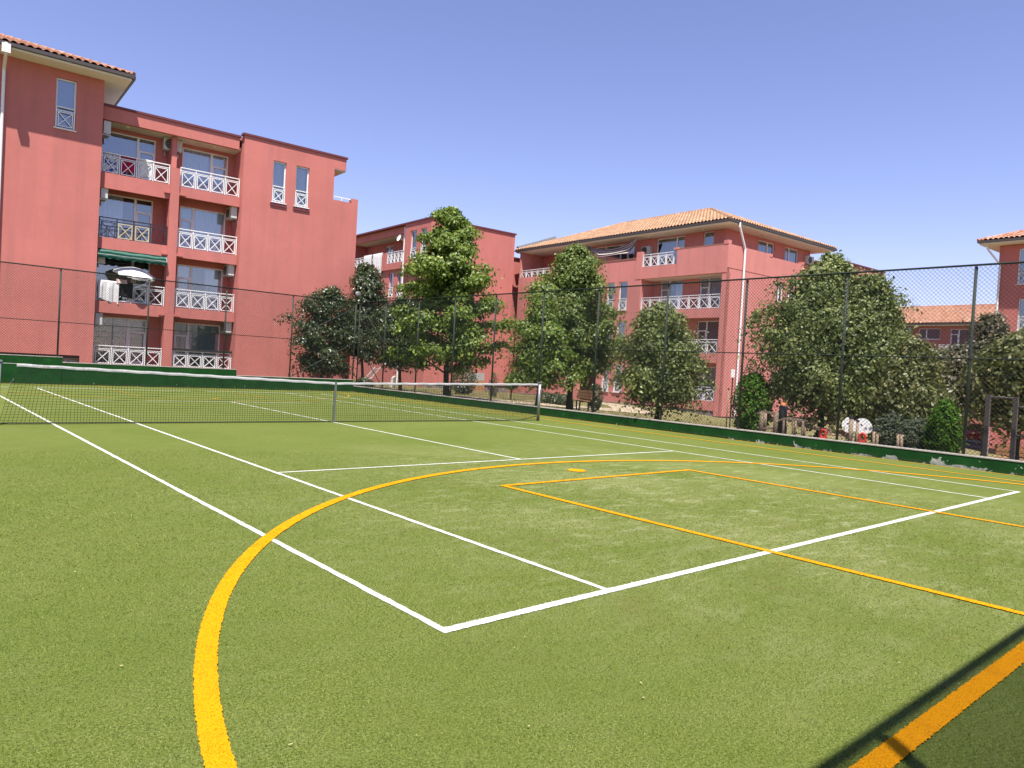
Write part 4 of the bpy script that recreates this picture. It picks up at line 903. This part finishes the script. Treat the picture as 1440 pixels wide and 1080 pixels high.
tree('olive_tree', 'olive green tree at the right edge in front of the right red house', 'tree', at_x(1432, 640, 19.0), 3.1, 1.15, 1.15, 'round', L_OLIVE, nb=42, per=6, nl=66, ls=.12, seed=12, droop=.4)
shrub('thuja', 'bright green thuja below the white downpipe of the corner house', 'conifer', at_x(1056, 606, 15.3), 1.62, .50, L_THUJA, 'ball', 5200, .10, 'conifers behind the right wall')
shrub('thuja', 'pointed dark green conifer behind the right wall left of the parked car', 'conifer', at_x(1325, 640, 15.0), 1.22, .34, L_THUJA, 'flame', 5200, .08, 'conifers behind the right wall')
shrub('juniper', 'grey green rounded juniper left of the pair of timber posts', 'shrub', at_x(1250, 632, 15.6), .88, .40, L_JUN, 'ball', 3000, .09, 'grey green junipers')
shrub('juniper', 'grey green rounded juniper right of the pair of timber posts', 'shrub', at_x(1287, 634, 15.4), .80, .40, L_JUN, 'ball', 3000, .09, 'grey green junipers')
shrub('topiary_ball', 'small round clipped tree on a short stem behind the net tape', 'shrub', at_x(718, 560, 22.5), .75, .42, L_PLANE, 'ball', 1600, .09, stem=.55)
shrub('topiary_ball', 'dark clipped bush beside the bench', 'shrub', at_x(836, 574, 20.2), 1.05, .30, L_DARK, 'ball', 2000, .09, stem=.1)
for k, (px, lb) in enumerate(((768, 'left end bush of the dark hedge left of the bench'), (781, 'middle bush of the dark hedge left of the bench'), (794, 'right end bush of the dark hedge left of the bench'))):
    shrub('hedge_bush', lb, 'shrub', at_x(px, 566, 23.0), .55, .42, L_DARK, 'ball', 1400, .09, 'bushes of the hedge')
shrub('shrub', 'dark shrub at the foot of the maple by the tan door', 'shrub', at_x(651, 552, 22.5), 1.5, .75, L_DARK, 'ball', 2600, .12)
shrub('shrub', 'thin wispy shrub against the pink wall left of the small round tree', 'shrub', at_x(693, 556, 23.5), 1.3, .25, L_RUST, 'flame', 700, .10)
shrub('shrub', 'low dark bush at the foot of the slender dark tree', 'shrub', at_x(512, 540, 15.2), .5, .5, L_DARK, 'ball', 1500, .10)
shrub('shrub', 'climbing reddish shrub against the corner house beside the big drooping tree', 'shrub', at_x(1052, 590, 30.0), 3.4, .5, L_RUST, 'flame', 900, .16)
# grass tufts on the dry lawn
P = []; 
for _ in range(9000):
    x = NR.uniform(14.1, 34); y = NR.uniform(4, 34); P.append((x, y, terrain(x, y)))
P = np.array(P); keep = ~((np.abs(P[:, 0]-16.4) < 2.0) & (P[:, 1] > 20)); P = P[keep]
n = len(P); h = NR.uniform(.05, .16, n); a = NR.uniform(0, 6.28, n); dx = np.stack([np.cos(a), np.sin(a), 0*a], 1)*.012; tip = P+np.stack([NR.normal(0, .03, n), NR.normal(0, .03, n), h], 1)
V = np.stack([P-dx, P+dx, tip], 1).reshape(-1, 3); F = np.arange(len(V)).reshape(-1, 3)
tag(mesh_np('grass', V, F, leaf_mat('dry_grass_blades', (.10, .10, .03), (.24, .20, .08), (.42, .34, .16), .2, .8), None), kind='stuff')
# ------------------------------------------------------------------ things behind the right wall
def bench(label, base, rz, L=1.5):
    t = thing('park_bench', label, 'bench', base, rz, 'park benches')
    m = MB()
    for k in range(4): m.box(-L/2, L/2, -.2+k*.11, -.2+k*.11+.09, .42, .455)
    m.build('seat', M_BENCH, t)
    m = MB()
    for k in range(3): m.bar((-L/2, .26+.03*k, .56+k*.125), (L/2, .26+.03*k, .56+k*.125), .03, .10)
    m.build('backrest', M_BENCH, t)
    for s in (-L/2+.18, L/2-.18):
        m = MB(); m.bar((s, -.2, 0), (s, -.16, .42), .05); m.bar((s, .22, 0), (s, .2, .42), .05); m.bar((s, -.2, .40), (s, .22, .40), .05, .03); m.bar((s, .235, .42), (s, .36, .88), .045); m.bar((s, -.2, .14), (s, .22, .14), .03); m.build('leg', M_METALDARK, t)
    return t
bench('brown slatted park bench in front of the entrance of the corner house', at_x(812, 574, 19.8), R(-115), 1.7)
bench('brown slatted park bench at the right edge behind the dark steel posts', at_x(1436, 646, 27.0), R(-80), 1.5)
# timber climbing frame with rails
def post_frame(label, base, rz, xs, h, w, top, low):
    t = thing('climbing_frame', label, 'climbing frame', base, rz, 'timber frames of the playground')
    for i, x in enumerate(xs):
        for y in (-.22, .22): m = MB(); m.tube([(x, y, 0), (x, y, h)], w, 10); m.build('post', M_WOODPOST, t, smooth=True)
    m = MB()
    for y in (-.22, .22): m.bar((xs[0]-.12, y, top-.02), (xs[0], y, top+.05), .04); m.bar((xs[0], y, top+.05), (xs[-1]+.05, y, top), .04)
    for y in (-.22, .22): m.bar((xs[0]-.1, y, low), (xs[-1], y, low), .04)
    m.build('rail', M_WOODPOST, t); return t
post_frame('thick timber climbing frame with rails, left end of the playground', at_x(1081, 612, 14.7), R(-70), (-.16, .18), .66, .055, .62, .25)
post_frame('thin timber frame right of the dark post on the playground', at_x(1116, 614, 14.7), R(-70), (-.22, 0, .22), .52, .026, .50, .12)
t = thing('tall_post', 'thick dark post with an orange cap between the two timber frames', 'post', at_x(1099, 613, 14.75))
m = MB(); m.lathe([(.001, 0), (.10, 0), (.10, .82), (.085, .85), (.001, .85)], 14); m.build('pole', M_METALDARK, t, smooth=True); m = MB(T(0, 0, .845)); m.lathe([(.07, 0), (.07, .04), (.03, .075), (.001, .08)], 12); m.build('cap', simple('orange_cap', (.7, .25, .08), .5), t, smooth=True)
# spring riders with white oval boards and red seats
def rider(label, base, rz, w, seat):
    t = thing('spring_rider', label, 'spring rider', base, rz, 'spring riders')
    m = MB(); m.tube([(.07*math.cos(k*.6), .07*math.sin(k*.6), .01+k*.0035) for k in range(60)], .011, 6); m.build('spring', M_METALDARK, t, smooth=True)
    N_ = 32; m = MB()
    ring = [(w*math.cos(a)*(1+.07*math.cos(2*a+1)), .19*math.sin(a)*(1+.10*math.sin(a))) for a in [2*math.pi*k/N_ for k in range(N_)]]
    m.add([(x, y, .50+z) for y in (-.018, .018) for x, z in ring], [tuple(range(N_-1, -1, -1)), tuple(range(N_, 2*N_))] + [(k, (k+1) % N_, N_+(k+1) % N_, N_+k) for k in range(N_)])
    m.build('board', M_WHITE, t)
    m = MB(); m.add([(-.02+.022*math.cos(a), y, .55+.022*math.sin(a)) for y in (-.021, .021) for a in [2*math.pi*k/10 for k in range(10)]], [tuple(range(9, -1, -1)), tuple(range(10, 20))]); m.build('eye_spot', M_METALDARK, t)
    m = MB(); m.tube([(min(0, seat)-.05, .05, .24), (.15, .05, .24)], .022, 8); m.tube([(0, .04, .2), (0, .04, .36)], .022, 8); m.build('frame', M_WOODPOST, t)
    m = MB(); q = [2*math.pi*k/16 for k in range(17)]
    m.tube([(seat+.065*math.cos(a), -.06, .25+.10*math.sin(a)) for a in q], .03, 8); m.box(seat-.09, seat+.09, -.09, .12, .13, .17); m.build('seat', M_RED, t, smooth=False)
    return t
rider('white spring rider half hidden behind a timber post, red seat at its left', at_x(1192, 622, 15.5), R(-72), .15, -.56)
rider('white oval spring rider with a red seat, right one of the pair', at_x(1211, 625, 15.3), R(-72), .21, .02)
def ppost(label, px, py, X, h, r=.05):
    t = thing('timber_post', label, 'post', at_x(px, py, X), 0, 'timber posts of the playground')
    m = MB(); m.tube([(0, 0, -.1), (0, 0, h)], r, 10); m.build('pole', M_WOODPOST, t, smooth=True); m = MB(); m.lathe([(r+.008, h-.02), (r+.008, h+.01), (.001, h+.03)], 10); m.build('cap', M_METALDARK, t)
ppost('timber post in front of the half hidden white spring rider', 1195, 624, 15.0, .70, .05)
ppost('thin timber post between the two white spring riders', 1204, 626, 14.9, .64, .032)
ppost('left one of the two short posts right of the spring riders', 1228, 627, 15.1, .46, .035)
ppost('right one of the two short posts right of the spring riders', 1233, 627, 15.1, .45, .03)
ppost('left one of the timber posts between the two junipers', 1262, 630, 14.9, .46, .036)
ppost('right one of the timber posts between the two junipers', 1267, 630, 14.9, .46, .036)
ppost('thin bare stake on the dry lawn beside the sign pole', 1021, 604, 19.0, 1.35, .02)
t = thing('seesaw', 'low timber seesaw left of the spring riders', 'seesaw', at_x(1156, 618, 15.8), R(-70))
m = MB(); m.bar((-.75, 0, .42), (.6, 0, .28), .07, .1); m.build('beam', M_WOODPOST, t); m = MB(); m.lathe([(.12, 0), (.09, .3), (.001, .34)], 10); m.build('pivot', M_METALDARK, t)
m = MB(); m.box(.3, .55, -.12, .12, .33, .37); m.build('seat', M_WOODPOST, t, bevel=.015)
m = MB(); m.tube([(-.5, -.12, .55), (-.5, .12, .55)], .016, 8); m.tube([(-.5, 0, .4), (-.5, 0, .55)], .016, 8); m.build('handle', M_STEEL, t)
t = thing('sign_post', 'thin sign pole with a small white plate in front of the corner house', 'sign', at_x(1026, 600, 20.5))
m = MB(); m.tube([(0, 0, 0), (0, 0, 2.1)], .022, 8); m.build('pole', M_METALDARK, t); m = MB(Rz(R(-60))); m.box(-.065, .065, -.035, -.022, 1.85, 2.14); m.build('plate', M_WHITE, t)
# pull-up bars
t = thing('pull_up_bars', 'dark steel pull up frame behind the wall at the right edge', 'exercise frame', at_x(1405, 645, 14.75), R(-90))
xs_ = (-.26, .22, .64)
for x, h in zip(xs_, (1.42, 1.40, 1.1)): m = MB(); m.box(x-.04, x+.04, -.04, .04, -.1, h); m.build('post', simple('brown_painted_steel', (.075, .058, .055), .5), t)
m = MB(); m.tube([(-.26, 0, 1.37), (.22, 0, 1.37)], .022, 8); m.tube([(.22, 0, 1.2), (1.6, 0, 1.2)], .022, 8); m.tube([(.22, 0, .62), (.64, 0, .62)], .02, 8); m.build('bar', simple('brown_painted_steel', (0, 0, 0)), t); m = MB(); m.box(1.56, 1.64, -.04, .04, -.1, 1.25); m.build('post', MATS['brown_painted_steel'], t)
# white slatted garden chair, white slab, flower pot near the middle house
t = thing('deck_chair', 'white slatted deck chair by the foot of the slender dark tree', 'deck chair', at_x(515, 536, 19.5), R(-150))
m = MB()
for k in range(7): m.bar((-.32, -.5+k*.09, .30+.02*k), (.32, -.5+k*.09, .30+.02*k), .06, .02)
m.build('seat', M_WHITE, t); m = MB()
for k in range(8): m.bar((-.32, .16+k*.07, .46+.085*k), (.32, .16+k*.07, .46+.085*k), .06, .02)
m.build('backrest', M_WHITE, t)
for sx in (-.33, .33): m = MB(); m.bar((sx, -.55, 0), (sx, .15, .5), .04); m.bar((sx, .35, 0), (sx, -.2, .42), .04); m.bar((sx, .1, .42), (sx, .72, 1.14), .04); m.build('leg', M_WHITE, t)
t = thing('white_slab', 'small white leaning slab on the grass below the middle house', 'slab', at_x(552, 541, 21.0), R(-140))
m = MB(); m.add([(-.3, -.1, 0), (.3, -.1, 0), (.3, .1, 0), (-.3, .1, 0), (-.16, 0, .72), (.26, 0, .62), (.26, .12, .62), (-.16, .12, .72)], [(0, 3, 2, 1), (4, 5, 6, 7), (0, 1, 5, 4), (1, 2, 6, 5), (2, 3, 7, 6), (3, 0, 4, 7)]); m.build('panel', simple('chalky_white', (.58, .56, .52), .9), t, bevel=.01)
t = thing('flower_pot', 'terracotta flower pot against the pink wall of the middle house', 'flower pot', at_x(563, 538, 24.5))
m = MB(); m.lathe([(.001, 0), (.13, 0), (.20, .32), (.22, .33), (.22, .4), (.19, .4), (.18, .33), (.001, .32)], 16); m.build('pot', simple('terracotta', (.42, .14, .07), .8), t, smooth=True)

# ------------------------------------------------------------------ red car parked beyond the wall
def car(label, loc, rz):
    t = thing('parked_car', label, 'car', loc, rz)
    RED = simple('dark_red_car_paint', (.34, .012, .03), .25, .02, 2, spec=.6)
    prof = [(-1.95, .30), (-2.0, .55), (-1.96, .80), (-1.72, .88), (-1.55, .92), (-.95, 1.32), (-.6, 1.42), (.2, 1.43), (.75, 1.36), (1.45, .95), (1.75, .88), (1.98, .72), (2.02, .50), (1.95, .28)]
    def half(z): return .80 if z < .95 else .80 - .20*(z-.95)/.5
    m = MB(); n = len(prof)
    V = [(x, -half(z), z) for x, z in prof] + [(x, half(z), z) for x, z in prof]
    m.add(V, [tuple(range(n-1, -1, -1)), tuple(range(n, 2*n))] + [(k, (k+1) % n, n+(k+1) % n, n+k) for k in range(n)]); m.build('body', RED, t, bevel=.05)
    GL = simple('car_glass', (.02, .025, .03), .08, .02, 1, spec=.8)
    for sg in (-1, 1):
        m = MB()
        for q in ([(-1.38, .97), (-.93, 1.28), (-.58, 1.36), (-.5, .97)], [(-.42, .97), (-.48, 1.365), (.18, 1.375), (.28, .97)], [(.36, .97), (.28, 1.37), (.72, 1.31), (1.22, .99)]):
            vs = [(x, sg*(half(z)+.006), z) for x, z in q]; m.add(vs, [(0, 1, 2, 3) if sg > 0 else (3, 2, 1, 0)])
        m.build('window', GL, t)
    m = MB(); m.add([(.80, -.66, 1.345), (.80, .66, 1.345), (1.44, .72, .975), (1.44, -.72, .975)], [(0, 3, 2, 1)]); m.M = T(.02, 0, .012); m.build('windscreen', GL, t)
    m = MB(); m.add([(-.98, -.64, 1.325), (-.98, .64, 1.325), (-1.52, .70, .955), (-1.52, -.70, .955)], [(0, 1, 2, 3)]); m.build('rear_window', GL, t)
    for x in (-1.25, 1.28):
        for sg in (-1, 1):
            w_ = MB(T(x, sg*.72, .30) @ Matrix.Rotation(R(90), 4, 'X')); w_.lathe([(.20, -.09), (.29, -.09), (.31, -.05), (.31, .05), (.29, .09), (.20, .09)], 22); o = w_.build('wheel', simple('tyre_rubber', (.02, .02, .02), .9), t, smooth=True)
            w_ = MB(T(x, sg*.72, .30) @ Matrix.Rotation(R(90), 4, 'X')); w_.lathe([(.001, -.085*1), (.08, -.10), (.20, -.088), (.20, .088), (.08, .10), (.001, .085)], 22); w_.build('rim', M_STEEL, o)
    for sg in (-1, 1):
        m = MB(); m.box(1.86, 2.02, sg*.62-.13, sg*.62+.13, .62, .78); m.build('headlight', simple('lamp_lens', (.7, .7, .72), .15), t, bevel=.03)
        m = MB(); m.box(-2.0, -1.9, sg*.66-.1, sg*.66+.1, .62, .82); m.build('tail_light', M_RED, t, bevel=.02)
        m = MB(); m.box(.98, 1.12, sg*.88-.08, sg*.88+.08, .98, 1.10); m.build('mirror', RED, t, bevel=.03)
    m = MB(); m.box(2.0, 2.04, -.5, .5, .36, .50); m.build('grille', M_METALDARK, t)
    m = MB(); m.box(2.022, 2.046, -.26, .26, .50, .60); m.build('number_plate', M_WHITE, t)
    return t
px_, py_ = 1372, 624; d_ = pix(px_, py_); k_ = 61/math.hypot(d_.x, d_.y); cx_, cyy_ = CAM_POS[0]+k_*d_.x, CAM_POS[1]+k_*d_.y
car('dark red parked car seen between the conifer and the right red house', (cx_, cyy_, CAM_POS[2]+k_*d_.z), R(-70))

# ------------------------------------------------------------------ fibres of the artificial turf near the viewer
NB = 400000
uu = NR.random(NB); rr_ = (1.8**.4 + uu*(11.5**.4-1.8**.4))**2.5; aa = R(-22) + NR.random(NB)*R(125)
bx, by = CAM_POS[0]+rr_*np.sin(aa), CAM_POS[1]+rr_*np.cos(aa); ok = (by > YN+.03) & (bx < XW-.03); bx, by = bx[ok], by[ok]
inc = (bx > 0) & (bx < 10.97) & (by > 0) & (by < 23.77)
white = inc & ((np.minimum.reduce([np.abs(bx-q) for q in (.025, 1.395, 9.575, 10.945)]) < .026) | (np.abs(by-.035) < .036) | ((np.abs(by-5.485) < .026) & (bx > 1.4) & (bx < 9.57)) | ((np.abs(bx-5.485) < .026) & (by > 5.485)))
yel = (np.abs(np.hypot(bx-5.45, by+2)-7) < .051) & (by > -2.3); yel |= np.abs(by+2.02) < .051
yel |= ((np.abs(bx-3.5) < .043) | (np.abs(bx-7.4) < .043)) & (by > -2) & (by < 3.6); yel |= (np.abs(by-3.6) < .043) & (bx > 3.46) & (bx < 7.44)
def fibres(name, sel, mat, z0, hh):
    x, y = bx[sel], by[sel]; n = len(x); d = np.hypot(x-CAM_POS[0], y-CAM_POS[1]); k = np.clip(d/4, .8, 2.0)
    a = NR.uniform(0, 6.283, n); w_ = NR.uniform(.0010, .0018, n)*k; h = NR.uniform(.5, 1.1, n)*hh; ln = NR.uniform(.3, 1.7, n)*hh*k
    sd_ = np.stack([-np.sin(a), np.cos(a), 0*a], 1)*w_[:, None]; P0 = np.stack([x, y, 0*x+z0], 1)
    tip = P0 + np.stack([np.cos(a)*ln, np.sin(a)*ln, h], 1)
    V = np.stack([P0-sd_, P0+sd_, tip], 1).reshape(-1, 3)
    return tag(mesh_np(name, V, np.arange(3*n).reshape(-1, 3), mat, None), kind='stuff')
fibres('grass', ~white & ~yel, leaf_mat('turf_fibres', (.045, .075, .008), (.145, .20, .030), (.34, .39, .12), .25, .6, .72), .0, .011)
fibres('white_line_fibres', white & ~yel, leaf_mat('white_turf_fibres', (.44, .45, .36), (.70, .69, .63), (.82, .81, .77), .2, .6, .72), .004, .008)
fibres('orange_line_fibres', yel, leaf_mat('orange_turf_fibres', (.54, .20, .002), (.82, .315, .003), (.92, .42, .012), .2, .6, .72), .008, .008)

# ------------------------------------------------------------------ small dry leaves on the turf
LM = simple('dry_leaf', (.50, .42, .20), .8, .15, 8)
lf = None
for k in range(16):
    a = NR.uniform(0, 1); px_ = NR.uniform(60, 1400); py_ = 700+360*NR.random()**1.3; d_ = pix(px_, py_); kk = -CAM_POS[2]/d_.z
    x, y = CAM_POS[0]+kk*d_.x, CAM_POS[1]+kk*d_.y
    if lf is None:
        m = MB(); m.grid(lambda u, v: ((u-.5)*.026, math.sin(math.pi*min(1, max(0, u)))*(v-.5)*.010, .003*math.cos((v-.5)*3)+.003*u), 6, 2)
        lf = o = m.build('fallen_leaf', LM)
    else: o = lf.copy(); COL.objects.link(o)
    o.location = (x, y, .012); o.rotation_euler = (NR.normal(0, .15), NR.normal(0, .15), NR.uniform(0, 6.28)); sc_ = NR.uniform(.4, .75); o.scale = (sc_, sc_, sc_)
    tag(o, 'tiny pale dry leaf lying on the green turf', 'leaf', 'dry leaves on the turf')
